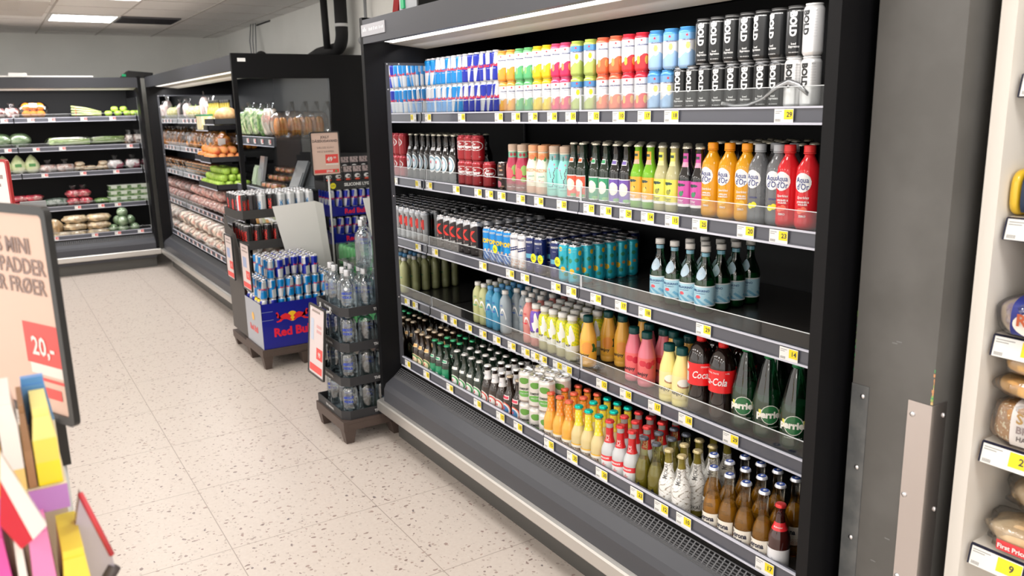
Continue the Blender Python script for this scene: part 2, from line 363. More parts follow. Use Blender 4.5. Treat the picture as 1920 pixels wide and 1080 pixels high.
def chiller(name, label, y0, y1, base, near='solid', mirror=True, tube=2.6):
    """upright open chiller: local x = depth axis measured from the world X=0 plane, y along"""
    r = empty(name, (1.53, y0, 0)); ox = 1.53; e = H
    P = lambda x, z: (x - ox, z + e)
    def pr(pts, a, b, m): return MB().prism([P(*p) for p in pts], a - y0, b - y0, 'y').build(name + '_part', m)
    def bx(x0, x1, a, b, z0, z1, m): return MB().box(x0 - ox, x1 - ox, a - y0, b - y0, z0 + e, z1 + e).build(name + '_part', m)
    a, b = y0 + .032, y1 - .032
    link('back_panel', bx(2.42, 2.50, a, b, -1.52, .40, DARKIN), r)
    link('roof', bx(1.56, 2.50, a, b, .37, .408, BLACK), r)
    fa = link('canopy', pr([(1.53, .303), (1.53, .408), (1.56, .408), (1.56, .37), (1.62, .36), (1.62, .315), (1.60, .310)], a, b, GREY), r)
    link('soffit', pr([(1.660, .308), (1.85, .288), (1.86, .30), (1.73, .34), (1.66, .34)], a, b, mat('beige_soffit', (.50, .47, .42), .6)), r)
    link('light_tube', pr([(1.605, .313), (1.655, .3085), (1.657, .3145), (1.607, .319)], a + .05, b - .05, mat('led_tube_%g' % tube, (.8, .76, .7), .4, emit=(1, .97, .93), estr=tube)), r)
    link('front_panel', pr([(1.53, -1.425), (1.533, -1.36), (1.545, -1.335), (1.585, -1.308), (1.62, -1.335), (1.62, -1.52), (1.55, -1.52)], a, b, GREY), r)
    bm_ = link('bumper', MB().prism([P(1.508, -1.432), P(1.514, -1.426), P(1.545, -1.42), P(1.545, -1.485), P(1.514, -1.484), P(1.508, -1.476)], -.01, y1 - y0 + .01, 'y').build('bumper', mat('brushed_bumper', (.62, .60, .57), .35, .75)), r)
    sc_ = MB(); n = 6
    for i in range(n): y = (y1 - y0) * (i + .5) / n; sc_.lathe([(.0075, 0), (.006, .002)], 12, c=(0, 0))
    link('kick_plate', bx(1.60, 1.66, a, b, -1.63, -1.485, mat('kick_grey', (.10, .098, .092), .4, .3)), r)
    link('base', bx(1.66, 2.50, a, b, -1.60, -1.46, DARKIN), r)
    # perforated air grille: a real lattice of bars over a dark duct
    GX0, GZ0, GX1, GZ1 = 1.587, -1.308, 1.632, -1.270; gm = MB(); nb = int((b - a) / .0195); 
    def onG(t): return P(GX0 + (GX1 - GX0) * t, GZ0 + (GZ1 - GZ0) * t)
    rows = [0, .06, .12, .18, .26, .37, .50, .65, .82]
    for t in rows + [1.0]:
        x, z = onG(t); gm.box(x - .0012, x + .0012, a - y0, b - y0, z - .003, z)
    for i in range(nb + 1):
        y = a - y0 + (b - a) * i / nb; x0, z0 = onG(.18); x1, z1 = onG(1)
        gm.add([(x0, y - .0024, z0), (x1, y - .0024, z1), (x1, y + .0024, z1), (x0, y + .0024, z0)], [(0, 1, 2, 3)])
    gr = link('air_grille', gm.build('air_grille', mat('grille_grey', (.12, .122, .13), .4)), r)
    link('duct', pr([(1.60, -1.33), (1.66, -1.29), (1.66, -1.40), (1.60, -1.40)], a, b, DARKIN), r)
    def endp(ya, yb, nm='end_panel'):
        p = [(1.53, .42), (2.52, .42), (2.52, -1.46), (1.60, -1.46), (1.53, -1.40)]
        return MB().prism([P(*q) for q in p], ya - y0, yb - y0, 'y').build('end_panel', BLACK)
    if near == 'solid': 
        link('end_panel', endp(y0, a), r)
    if near == 'glass':
        gp = MB()
        gp.prism([P(1.53, .42), P(1.56, .42), P(1.56, -1.46), P(1.53, -1.46)], 0, .032, 'y').prism([P(1.56, .42), P(2.23, .42), P(2.23, .25), P(1.56, .25)], 0, .032, 'y').prism([P(2.23, .42), P(2.55, .42), P(2.55, -1.46), P(2.23, -1.46)], 0, .032, 'y').prism([P(1.56, -1.15), P(2.23, -1.15), P(2.23, -1.46), P(1.56, -1.46)], 0, .032, 'y')
        ep = link('end_panel', gp.build('end_panel', BLACK), r)
        link('pane', bx(1.56, 2.23, y0 + .012, y0 + .018, -1.15, .25, GLASSP), ep)
    ep = link('end_panel', endp(b, y1), r)
    if mirror is True:
        fr = MB(); yy = b - y0
        for q in ((1.63, 1.648, -1.245, .222), (2.40, 2.41, -1.245, .222)): fr.box(q[0] - ox, q[1] - ox, yy - .006, yy, q[2] + e, q[3] + e)
        for q in ((1.648, 2.40, .21, .222), (1.648, 2.40, -1.245, -1.235)): fr.box(q[0] - ox, q[1] - ox, yy - .006, yy, q[2] + e, q[3] + e)
        for q in ((1.639, .216), (1.70, .216), (1.639, .10), (1.639, -.4), (1.639, -.9)): fr.blob(q[0] - ox, yy - .006, q[1] + e, .004, .002, .004, 1, nu=8, nv=5)
        link('mirror_frame', fr.build('mirror_frame', [GREY, ALU]), ep)
        link('mirror', bx(1.648, 2.40, b - .003, b, -1.235, .21, mat('mirror_glass', (.80, .82, .84), .015, 1)), ep)
    if mirror == 'near': link('mirror', bx(1.70, 2.40, a, a + .003, -1.235, .21, MAT['mirror_glass']), r)
    tag(r, label, 'chiller')
    return r
# brand plate, thermometer box etc. are added to the first chiller below
A = chiller('display_chiller', 'black open chiller full of drinks, the big one in front of the camera', 1.12, 3.675, 0)
pl = MB().box(-.004, -.0005, 2.27, 2.53, H + .335, H + .385, 0, (.42, .42, .45)); [pl.add([(-.0046, y_, H + .355), (-.0046, y_ - .009, H + .355), (-.0046, y_ - .009, H + .355 + h_), (-.0046, y_, H + .355 + h_)], [(0, 1, 2, 3)], 0, (.80, .80, .82)) for y_, h_ in ((2.51, .012), (2.495, .018), (2.48, .010), (2.44, .012), (2.425, .010), (2.41, .012), (2.39, .014), (2.37, .010), (2.355, .012), (2.33, .012), (2.31, .009), (2.295, .012))]
link('name_plate', pl.build('name_plate', printed('plate_metal', .35, .3)), A)
tb = empty('temperature_display', (1.66, 3.36, H + .42))
link('housing', MB().prism([(-.05, 0), (.12, 0), (.12, .075), (-.04, .075)], -.13, .12, 'y').build('housing', BLACKPL), tb)
link('display', MB().prism([(-.054, .008), (-.05, .008), (-.042, .06), (-.046, .06)], .06, .115, 'y').build('display', mat('red_display', (.10, .004, .004), .6, spec=.1, emit=(.8, .02, .02), estr=.12)), tb)
link('switch', MB().box(-.058, -.045, -.01, .02, .012, .055).build('switch', mat('green_switch', (.02, .30, .12), .3, emit=(0, .5, .2), estr=.15)), tb)
link('bezel', MB().box(-.0495, -.0455, -.12, .05, .003, .07).build('bezel', mat('grey_bezel', (.35, .36, .38), .4)), tb)
tag(tb, 'small black thermostat box with red display on the drinks chiller roof', 'thermostat')

# case LEDs light the shelves: real tubes, one under each canopy
def led(y0, y1, x=1.70, z=.285, k=1.0):
    area('canopy_led', (x, (y0 + y1) / 2, H + z), .05, (y1 - y0), LED_W * k * (y1 - y0), (.42, 0, -1), (1, .98, .97))
led(1.2, 3.6)
# five decks, two bays each
ZS = {1: H - .012, 2: H - .336, 3: H - .66, 4: H - .978, 5: H - 1.207}
TPX = {1: ((805, 868, 938, 970, 1002, 1038, 1076), (1116, 1163, 1211, 1262, 1473)), 2: ((807, 858, 899, 920, 943, 979, 1013, 1056), (1107, 1139, 1176, 1217, 1263, 1315, 1401, 1463)),
       3: ((818, 908, 959, 987, 1045, 1074), (1120, 1167, 1212, 1322, 1482)), 4: ((835, 853, 881, 908, 934, 962, 988, 1006, 1020, 1048, 1066), (1131, 1176, 1230, 1288, 1373)),
       5: ((767, 802, 846, 898, 941, 974), (1025, 1076, 1131, 1197, 1243, 1285, 1437))}
SN = {1: 'top shelf', 2: 'second shelf', 3: 'middle shelf', 4: 'fourth shelf', 5: 'bottom shelf'}
for s_ in range(1, 6):
    xr = 1.64 if s_ == 5 else 1.81
    for bay in (0, 1):
        ya, yb = ((2.385, 3.638), (1.157, 2.385))[bay]
        ty = [y_at(px, xr, ZS[s_] - .02) for px in TPX[s_][bay]]
        shelf_unit('chiller_shelf', xr, ya, yb, ZS[s_], f"{['far', 'near'][bay]} half of the drinks chiller's {SN[s_]} with grey price rail", [min(max(t_, ya + .04), yb - .04) for t_ in ty], depth=.77 if s_ == 5 else .60, guard=(.052, .052, .046, .052, .0)[s_ - 1], group='drinks chiller shelves', dz=.058 if s_ == 5 else 0)
# ---------------------------------------------------------------- drinks: printed surfaces of revolution
def radius_fn(prof):
    zs_ = [p[1] for p in prof]; rs = [p[0] for p in prof]
    def R(z):
        if z <= zs_[0]: return rs[0]
        for i in range(len(zs_) - 1):
            if z <= zs_[i + 1]: t = (z - zs_[i]) / max(1e-9, zs_[i + 1] - zs_[i]); return rs[i] + (rs[i + 1] - rs[i]) * t
        return rs[-1]
    return R
def band(mb, R, z0, z1, art, u0=0.0, u1=1.0, off=.0004, nu=56, nz=30, m=0, shape=None):
    """printed skin from height z0 to z1 and round the body from u0 to u1 (u .5 faces -X). shape(u,v)->False cuts the outline"""
    nu = max(3, int(nu * (u1 - u0) * 2.2)); nz = max(1, int(nz * (2.0 if nz > 8 else 1))); v = []; f = []; c = []
    for j in range(nz + 1):
        z = z0 + (z1 - z0) * j / nz; r = R(z) + off
        for i in range(nu + 1):
            t = 2 * PI * (u0 + (u1 - u0) * i / nu); v.append((r * math.cos(t), r * math.sin(t), z))
    for j in range(nz):
        for i in range(nu):
            uu = (i + .5) / nu; vv = (j + .5) / nz
            if shape and not shape(uu, vv): continue
            a = j * (nu + 1) + i; f.append((a, a + 1, a + nu + 2, a + nu + 1)); c.append(art(uu, vv))
    mb.add(v, f, m, c, True)
def wrap_text(mb, R, s_, size, u, z, col, off=.0009, rot=0, bold=.01, m=0, maxw=None, shear=0):
    """lettering bent round the body. rot 1 reads upwards, -1 reads downwards"""
    v, f = text2d(s_, size, bold, .004, shear); k = 1.0
    if maxw:
        W = max(p[0] for p in v) * 2
        if W > maxw: k = maxw / W
    out = []
    for x, y in v:
        x *= k
        if k < .7: y *= .85
        if rot == 1: x, y = -y, x
        elif rot == -1: x, y = y, -x
        r = R(z + y) + off; t = 2 * PI * u + x / R(z); out.append((r * math.cos(t), r * math.sin(t), z + y))
    mb.add(out, f, m, col, False)
SPEC = {}
CANN = {'rb': 'energy_can', 'k': 'energy_can', 'sp': 'soda_can', 'dr': 'soda_can', 'bold': 'coffee_can', 'boldw': 'coffee_can', 'coffee': 'coffee_can', 'noc': 'sports_can', 'cider': 'cider_can', 'magic': 'tall_can'}
def can(key, cat, h, r, art, texts=(), lid=None, metal=True, lid_col=None):
    """body + lid. art(u, v) paints the whole body; u .5 is the front"""
    rn = r * .80
    prof = [(r * .80, 0), (r * .84, h * .012), (r * .98, h * .06), (r, h * .085), (r, h * .885), (r * .985, h * .905), (rn + .0012, h * .958), (rn, h * .968)]
    R = radius_fn(prof); b = MB()
    segs = [(0, .085, 4), (.085, .885, 30), (.885, .968, 5)]
    for a_, b_, n in segs: band(b, R, h * a_, h * b_, lambda u, v, a_=a_, b_=b_: art(u, a_ + (b_ - a_) * v), off=0, nz=n, nu=48)
    for t in texts: wrap_text(b, R, *t[:5], **(t[5] if len(t) > 5 else {}))
    body = b.build('can_body', CANPR if metal else PRINT)
    l = MB(); l.lathe([(r * .80, -.0002), (r * .82, .0006)], 24, 1)
    l.lathe([(rn, h * .966), (rn + .0016, h * .985), (rn + .0012, h), (rn - .0012, h), (rn - .002, h * .978), (0, h * .976)], 28, 0, caps=False)
    l.tube([(-rn * .5, 0, h * .982), (rn * .1, 0, h * .984)], .004, 6); l.blob(-rn * .35, 0, h * .984, .007, .006, .0015, nu=10, nv=4)
    lid_me = l.build('can_lid', [mat('lid_' + key, lid_col, .35, .3) if lid_col else ALU, ALU])
    SPEC[key] = dict(name=CANN.get(key.split('_')[0], 'drink_can'), cat=cat, parts=[('body', body, None), ('lid', lid_me, None)], r=r, h=h)
def neckprof(h, r, rn, sh, ne, base=.9, n=10, lip=True, power=1.0):
    p = [(r * base, 0), (r, r * .18), (r, h * sh)]
    for i in range(1, n + 1):
        t = i / n; s_ = (t * t * (3 - 2 * t)) ** power; p.append((r + (rn - r) * s_, h * (sh + (ne - sh) * t)))
    p.append((rn * .97, h * .955))
    if lip: p += [(rn * 1.12, h * .957), (rn * 1.12, h * .975)]
    return p
def bottle(key, cat, h, r, rn, sh, ne, body, cap, labels=(), texts=(), name='bottle', fill=None, base=.9, power=1.0, ridge=None, nseg=36, prof=None):
    """glass or PET body + cap + paper or film labels. cap = (kind, material, r, height)"""
    pr = prof if prof else neckprof(h, r, rn, sh, ne, base, power=power)
    R = radius_fn(pr); b = MB(); b.lathe(pr, nseg, 0)
    parts = [('body', b.build('bottle_body', body), None)]
    if fill:   # drink level seen through the glass
        fm, lvl = fill; L = MB(); q = [(max(.001, R(z) * .93), z) for z in [h * .012 + (lvl * h - h * .012) * i / 16 for i in range(17)]]; L.lathe(q, 28, 0); L.lathe([(q[-1][0], lvl * h), (.0008, lvl * h + .0002)], 28, 0, caps=False); parts.append(('drink', L.build('bottle_drink', fm), None))
    c = MB(); kind, cm, cr, ch = cap; z0 = h - ch
    if kind == 'crown':
        n = 42; v = []; f = []
        for j, (rr, zz, wv) in enumerate([(cr * 1.04, z0, 1), (cr, z0 + ch * .5, .5), (cr * .88, z0 + ch * .9, 0), (cr * .7, h, 0), (0.0005, h, 0)]):
            for i in range(n): t = 2 * PI * i / n; q = rr * (1 + .05 * wv * math.cos(21 * t)); v.append((q * math.cos(t), q * math.sin(t), zz))
        for j in range(4):
            for i in range(n): a = j * n + i; d = j * n + (i + 1) % n; f.append((a, d, d + n, a + n))
        c.add(v, f, 0, (1, 1, 1), True)
    else:
        n = 40; v = []; f = []
        for j, (rr, zz, wv) in enumerate([(cr, z0, 1), (cr, z0 + ch * .85, 1), (cr * .93, h, 0), (0.0005, h + .0003, 0)]):
            for i in range(n): t = 2 * PI * i / n; q = rr * (1 + .025 * wv * (i % 2)); v.append((q * math.cos(t), q * math.sin(t), zz))
        for j in range(3):
            for i in range(n): a = j * n + i; d = j * n + (i + 1) % n; f.append((a, d, d + n, a + n))
        c.add(v, f, 0, (1, 1, 1), True); c.lathe([(cr * 1.04, z0 - ch * .22), (cr * 1.04, z0 - ch * .05)], 28, 0)
    parts.append(('cap', c.build('bottle_cap', cm), None))
    if labels or texts:
        L_ = sorted([(lb[0] * h, lb[1] * h, lb) for lb in labels], key=lambda q: q[0]) or [(0, h, None)]
        own = {i: [] for i in range(len(L_))}
        for t in texts: own[min(range(len(L_)), key=lambda i: max(L_[i][0] - t[3], t[3] - L_[i][1], 0))].append(t)
        for i, (_, _, lb) in enumerate(L_):
            l = MB()
            if lb: band(l, R, h * lb[0], h * lb[1], lb[4], lb[2], lb[3], off=.0006, nu=64, nz=lb[6] if len(lb) > 6 else 18, shape=lb[5] if len(lb) > 5 else None)
            for t in own[i]: wrap_text(l, R, *t[:5], **({**(t[5] if len(t) > 5 else {}), 'off': .0013}))
            parts.append((('neck_label' if lb and lb[0] > .5 else 'label'), l.build('bottle_label', FILMPR), None))
    SPEC[key] = dict(name=name, cat=cat, parts=parts, r=r, h=h)

# --- print patterns (all are the package's own graphics)
Wt = (.86, .86, .86); SIL = (.62, .64, .68); RED = (.75, .03, .05); NAVY = (.01, .02, .30)
def mixc(a, b, t): return tuple(a[i] + (b[i] - a[i]) * t for i in range(3))
def rb_art(blue):
    def f(u, v):
        s = (u * 2 + .5) % 1; 
        if v > .93 or v < .05: return SIL
        top = v > .52 + (s - .5) * .12; e = .5 + (v - .5) * .28
        return (blue if (s > e) == (not top) else SIL) if v > .05 else SIL
    return f
RBT = lambda k=1: [('Red Bull', .0115, .5, .068 * k, RED, dict(maxw=.046, bold=.03, shear=.15)), ('Red Bull', .0115, 0.0, .068 * k, RED, dict(maxw=.046, bold=.03, shear=.15)),
                   ('Red Bull', .0115, .75, .066 * k, RED, dict(maxw=.046, bold=.03)), ('ENERGY DRINK', .003, .5, .054 * k, (.8, .8, .85), {}), ('ENERGY DRINK', .003, .75, .054 * k, (.8, .8, .85), {})]
can('rb_blue', 'drink can', .1265, .0255, rb_art((.005, .02, .38)), RBT())
can('rb_light', 'drink can', .1265, .0255, rb_art((.0, .23, .62)), RBT())
def sp_art(foil, low, fruit, sky=None):
    def f(u, v):
        if v > .86 or v < .03: return foil
        du = abs(((u - .62 + .5) % 1) - .5)
        if sky and v > .70: return sky
        if sky and (du * 2.6) ** 2 + ((v - .52) * 1.15) ** 2 < .030: return Wt if (du * 3.4) ** 2 + ((v - .55) * 1.5) ** 2 > .016 else fruit
        if not sky and (du * 3.0 - .25) ** 2 + (v - .30) ** 2 < .012: return fruit
        edge = .36 + .10 * math.sin(2 * PI * (u * 2 - .1))
        if v < edge: return low
        return (.80, .81, .84)
    return f
SPT = [('✶', .010, .60, .100, RED, dict(bold=.01)), ('S.PELLEGRINO', .0042, .62, .084, (.04, .05, .20), dict(maxw=.04, bold=.03)), ('ARANCIATA', .0022, .62, .076, (.25, .25, .35), {})]
SPT[0] = ('★', .008, .60, .098, RED, {})
for kk, foil, low, fr_, sky in (('sp_orange', (.86, .42, .08), (.86, .38, .05), (.9, .5, .03), None), ('sp_green', (.16, .52, .20), (.12, .50, .20), (.3, .65, .2), None),
        ('sp_yellow', (.85, .60, .02), (.86, .62, .01), (.9, .75, .1), None), ('sp_pink', (.72, .08, .20), (.78, .03, .13), (.88, .35, .12), None),
        ('sp_lemon', (.50, .62, .12), (.48, .58, .14), (.92, .78, .02), (.10, .30, .62)), ('sp_coral', (.85, .16, .08), (.86, .17, .06), (.9, .4, .12), None),
        ('sp_red', (.80, .03, .06), (.82, .04, .05), (.9, .5, .08), None), ('sp_blue', (.08, .32, .66), (.36, .55, .80), (.88, .80, .2), (.20, .42, .72))):
    can(kk, 'drink can', .1225, .0275, sp_art(foil, low, fr_, sky), SPT, lid_col=foil)
def bold_art(c): return lambda u, v: (.5, .5, .5) if v > .955 or v < .012 else c
BK = (.018, .019, .02)
can('bold', 'drink can', .1305, .0262, bold_art(BK), [('BOLD', .017, .52, .083, Wt, dict(rot=-1, bold=.05, maxw=.075)), ('Iced', .0055, .535, .034, Wt, dict(bold=.02)), ('Espresso', .006, .54, .027, Wt, dict(bold=.02, maxw=.028)), ('BOLD', .017, .02, .083, Wt, dict(rot=-1, bold=.05, maxw=.075)), ('90% ARABICA', .003, .54, .012, Wt, {}), ('ICED COFFEE DRINK', .0028, .6, .116, Wt, {})], lid_col=(.05, .05, .05))
can('boldw', 'drink can', .1305, .0262, bold_art(Wt), [('BOLD', .017, .50, .083, BK, dict(rot=-1, bold=.05, maxw=.075))] + [(a_, .0026, .64, .112 - i * .007, (.2, .2, .2), dict(maxw=.024)) for i, a_ in enumerate(['BOLD'] + ['-- --- -----', '---- ----- -', '--- --- ----'] * 3)], lid_col=(.8, .8, .8))
# energy can with a big K: black front, silver back
def k_art(u, v):
    if v > .88 or v < .03: return SIL
    d = abs(((u - .69 + .5) % 1) - .5)
    return (.020, .012, .014) if d < .245 + (.0 if v < .80 else (.80 - v) * 2.2) else (.50, .50, .51)
can('k_can', 'drink can', .163, .0285, k_art, [('K', .046, .53, .098, (.80, .03, .02), dict(bold=.05)), ('V', .012, .51, .064, (.7, .4, .38), {}), ('BOOST', .007, .57, .050, Wt, dict(bold=.03, maxw=.03)), ('50 cl', .003, .66, .028, Wt, {})])
def ion_art(u, v):
    if v > .95: return SIL
    if v < .30 + .05 * math.sin(u * 25): return (.01, .14, .52) if math.sin(u * 60 + v * 40) < .6 else (.65, .78, .9)
    return (.0, .26, .72) if (v > .5 or math.sin(u * 19) > -.3) else (.0, .34, .78)
NT = lambda c, z=.128: [('NOCCO', .009, .57, z, c, dict(bold=.04, maxw=.032)), ('NOCCO', .009, .07, z, c, dict(bold=.04, maxw=.032))]
can('noc_blue', 'drink can', .152, .0275, ion_art, NT((.75, .80, .70), .132) + [('ION', .019, .58, .093, (.86, .62, .05), dict(bold=.06)), ('● ●', .010, .60, .052, (.85, .62, .5), {})])
def white_art(u, v):
    if v > .95: return SIL
    s = v - .12 * (u - .5) * 2
    if .50 < s < .545 or .565 < s < .60: return (.02, .03, .14)
    if v < .3 and math.sin(u * 37 + v * 30) * math.cos(v * 44 - u * 9) > .15: return (.72, .50, .42)
    return (.80, .80, .83)
can('noc_white', 'drink can', .152, .0275, white_art, NT((.05, .06, .15)))
def navy_art(u, v):
    if v > .95: return SIL
    if .40 < v < .52 and .45 < u < .72: return (.12, .42, .60)
    return (.008, .02, .13)
can('noc_navy', 'drink can', .152, .0275, navy_art, NT(Wt) + [('-----', .006, .57, .112, Wt, {}), ('----', .008, .57, .050, Wt, dict(bold=.03)), ('-------', .005, .57, .040, Wt, dict(maxw=.03)), ('-----', .005, .57, .033, Wt, {})])
def blotches(bg, items):
    def f(u, v):
        for cu, cv, ru, rv, c in items:
            if (((((u - cu + .5) % 1) - .5)) / ru) ** 2 + ((v - cv) / rv) ** 2 < 1: return c
        return bg(u, v) if callable(bg) else bg
    return f
LEM = (.88, .55, .03); LEAF = (.04, .28, .16); TEAL = (.02, .46, .60)
can('noc_teal', 'drink can', .152, .0275, blotches(lambda u, v: SIL if v > .955 else TEAL, [(.52, .85, .05, .06, LEM), (.70, .62, .05, .05, LEAF), (.58, .33, .06, .07, LEM), (.78, .80, .05, .06, LEM), (.66, .2, .05, .05, LEAF), (.54, .60, .05, .06, LEAF), (.88, .45, .05, .07, LEM), (.72, .40, .04, .04, (.6, .3, .1)), (.36, .5, .06, .07, LEM), (.3, .8, .05, .05, LEAF), (.1, .4, .06, .07, LEM), (.2, .2, .06, .06, LEM), (.05, .75, .05, .06, LEAF)]), NT((.10, .62, .74)))
def dr_art(u, v):
    if v > .90: return (.50, .05, .07)
    d = ((((u - .60 + .5) % 1) - .5) / .20) ** 2 + ((v - .60) / .185) ** 2
    return Wt if .78 < d < 1 else (.34, .008, .014)
can('dr_can', 'drink can', .112, .0300, dr_art, [('Dr', .010, .57, .076, Wt, dict(bold=.03)), ('Pepper', .014, .60, .064, Wt, dict(bold=.04, maxw=.044, shear=.2)), ('330', .004, .70, .02, Wt, {})], lid_col=(.55, .08, .10))
can('coffee', 'drink can', .118, .0262, blotches((.035, .018, .015), [(.55, .86, .05, .035, (.45, .25, .15)), (.58, .72, .05, .035, (.45, .25, .15)), (.56, .42, .05, .035, (.45, .25, .15)), (.50, .22, .09, .12, (.80, .20, .28)), (.58, .06, .04, .03, (.5, .3, .2)), (.62, .14, .05, .03, (.45, .25, .15))]), [('COFFEE', .006, .56, .066, (.55, .55, .55), dict(bold=.03))])
can('cider', 'beer can', .128, .0325, blotches((.74, .71, .66), [(.60, .72, .11, .10, (.14, .36, .06)), (.10, .72, .11, .10, (.14, .36, .06))] + [(.60, .30, .16, .10, (.16, .46, .10)), (.10, .30, .16, .10, (.16, .46, .10)), (.6, .045, .5, .03, (.45, .36, .3))]), [('SOMERSBY', .0085, .60, .059, (.03, .05, .03), dict(bold=.03, maxw=.044)), ('APPLE CIDER', .0045, .60, .040, Wt, {}), ('SOMERSBY', .0085, .10, .059, (.03, .05, .03), dict(bold=.03, maxw=.044)), ('4,5% vol', .003, .85, .06, (.1, .1, .1), {}), ('pant', .003, .85, .08, (.1, .1, .1), {})])
can('magic_red', 'drink can', .162, .0315, lambda u, v: SIL if v > .955 else (.022, .018, .02), [('MAGIC', .020, .60, .080, (.70, .04, .03), dict(rot=1, bold=.05, maxw=.115)), ('MAGIC', .020, .10, .080, (.70, .04, .03), dict(rot=1, bold=.05, maxw=.115))])
can('magic_white', 'drink can', .162, .0315, lambda u, v: (.62, .64, .66), [('MAGIC', .018, .60, .070, (.02, .22, .50), dict(rot=1, bold=.05, maxw=.110))])
can('magic_flag', 'drink can', .162, .0315, lambda u, v: (.62, .62, .63) if u < .60 else ((.75, .05, .04) if u < .68 else ((.05, .05, .05) if u < .9 else (.6, .6, .6))), [('MAGIC', .018, .48, .080, (.05, .12, .45), dict(rot=1, bold=.05, maxw=.11)), ('MAGIC', .018, .79, .080, (.7, .04, .03), dict(rot=1, bold=.05, maxw=.11))])

# --- bottle materials
BROWN = mat('brown_glass', (.020, .010, .006), .05, coat=1); GREENG = mat('green_glass', (.006, .060, .022), .05, coat=1); DGREEN = mat('dark_green_glass', (.008, .022, .012), .05, coat=1)
BLKG = mat('black_glass', (.006, .006, .007), .04, coat=1)
GREENT = mat('clear_green_plastic', (.015, .38, .16), .05, trans=.3, ior=1.25, coat=.6); GREENP = mat('pale_green_plastic', (.02, .34, .16), .05, trans=.5, ior=1.2, coat=.6)
def liquid(n, c, t=.35): return mat(n, c, .06, trans=t, coat=.7, ior=1.3)
CLEARB = clear('clear_glass', (.95, .94, .90), .03, .03) 
PETc = {k: liquid('pet_' + k, c, t) for k, c, t in (('lemon', (.76, .78, .36), .35), ('blue', (.08, .48, .80), .4), ('ice', (.64, .76, .84), .5), ('clearw', (.62, .64, .68), .75), ('pink', (.86, .32, .28), .2), ('orange', (.88, .40, .01), .15), ('red', (.78, .02, .03), .1), ('straw', (.72, .68, .36), .25), ('cola', (.015, .006, .004), 0), ('yellowish', (.46, .38, .06), .4), ('amber', (.62, .26, .03), .55), ('breezer', (.95, .48, .07), .15), ('breezerl', (.86, .70, .34), .2), ('lime', (.25, .62, .03), .25), ('cider', (.62, .58, .30), .2), ('milk', (.82, .84, .85), .3))}
CW = mat('cap_white', (.78, .77, .74), .4); CT = mat('cap_dark_teal', (.005, .07, .07), .35); CB = mat('cap_blue', (.12, .36, .66), .4)
CROWN = {k: mat('crown_' + k, c, .28, .55) for k, c in (('gold', (.45, .36, .26)), ('green', (.04, .32, .14)), ('silver', (.62, .60, .58)), ('white', (.85, .84, .82)), ('red', (.70, .05, .05)), ('teal', (.0, .50, .40)), ('orange', (.88, .14, .08)), ('bluewhite', (.78, .80, .86)), ('dark', (.10, .11, .14)), ('brass', (.55, .46, .25)), ('cream', (.72, .68, .55)))}
# --- bottles
oval = lambda u, v: ((u - .5) / .5) ** 2 + ((v - .5) / .5) ** 2 < 1
def beer_art(out, ring, mid):
    def f(u, v): d = math.sqrt(((u - .5) / .5) ** 2 + ((v - .5) / .5) ** 2); return out if d > .86 else (ring if d > .66 else (mid if (abs(u - .45) > .07 or abs(v - .6) > .07) else RED))
    return f
plain = lambda c: (lambda u, v: c)
def framed(out, mid, bu=.07, bv=.09): return lambda u, v: out if u < bu or u > 1 - bu or v < bv or v > 1 - bv else mid
bottle('b_oval', 'bottle', .226, .0285, .0125, .52, .80, BLKG, ('crown', CROWN['cream'], .0145, .007), [(.20, .56, .36, .68, beer_art(Wt, (.25, .42, .52), (.72, .80, .86)), oval, 20), (.66, .72, .40, .64, framed(Wt, (.6, .62, .66)))], [('0,0', .006, .5, .09, (.2, .3, .5), {})], name='beer_bottle')
def ariz(top, mid, bot, items=()): 
    base = lambda u, v: ((.70, .62, .50) if v > .94 else (top if v > .80 else (mid if v > .16 else bot)))
    return blotches(base, items)
def arizona(key, art, texts, h=.195, r=.0300):
    pr = [(r * .93, 0), (r, .006), (r, h * .50), (r * .96, h * .56), (r * .70, h * .70), (r * .66, h * .74), (r * .66, h * .93)]
    bottle(key, 'bottle', h, r, r * .6, 0, 0, mat('sleeve_white', (.6, .6, .58), .4), ('screw', mat('cap_' + key, (.55, .40, .30) if 'peach' not in key else (.85, .40, .2), .4), r * .68, .020), [(.03, .90, 0, 1, art, None, 40)], texts, prof=pr, name='tea_bottle')
arizona('ar_pome', ariz((.16, .42, .28), (.45, .03, .08), (.30, .10, .10), [(.56, .42, .10, .14, (.80, .12, .14)), (.56, .42, .06, .09, (.55, .02, .06)), (.70, .50, .08, .12, (.30, .50, .12)), (.46, .55, .06, .10, (.86, .25, .2)), (.60, .87, .05, .04, (.40, .03, .05)), (.72, .87, .05, .04, (.40, .03, .05)), (.68, .28, .06, .06, (.35, .55, .15))]), [('Green Tea', .006, .60, .022, Wt, dict(maxw=.04))])
arizona('ar_peach', ariz((.90, .35, .14), (.86, .83, .68), (.72, .45, .32), [(.60, .84, .10, .06, (.92, .22, .08)), (.70, .80, .05, .05, (.1, .35, .12))]), [('ARIZONA', .0125, .60, .098, (.90, .30, .12), dict(maxw=.055, bold=.02)), ('Tea', .010, .60, .055, (.90, .30, .25), {}), ('peach', .008, .60, .075, (.10, .42, .36), {})])
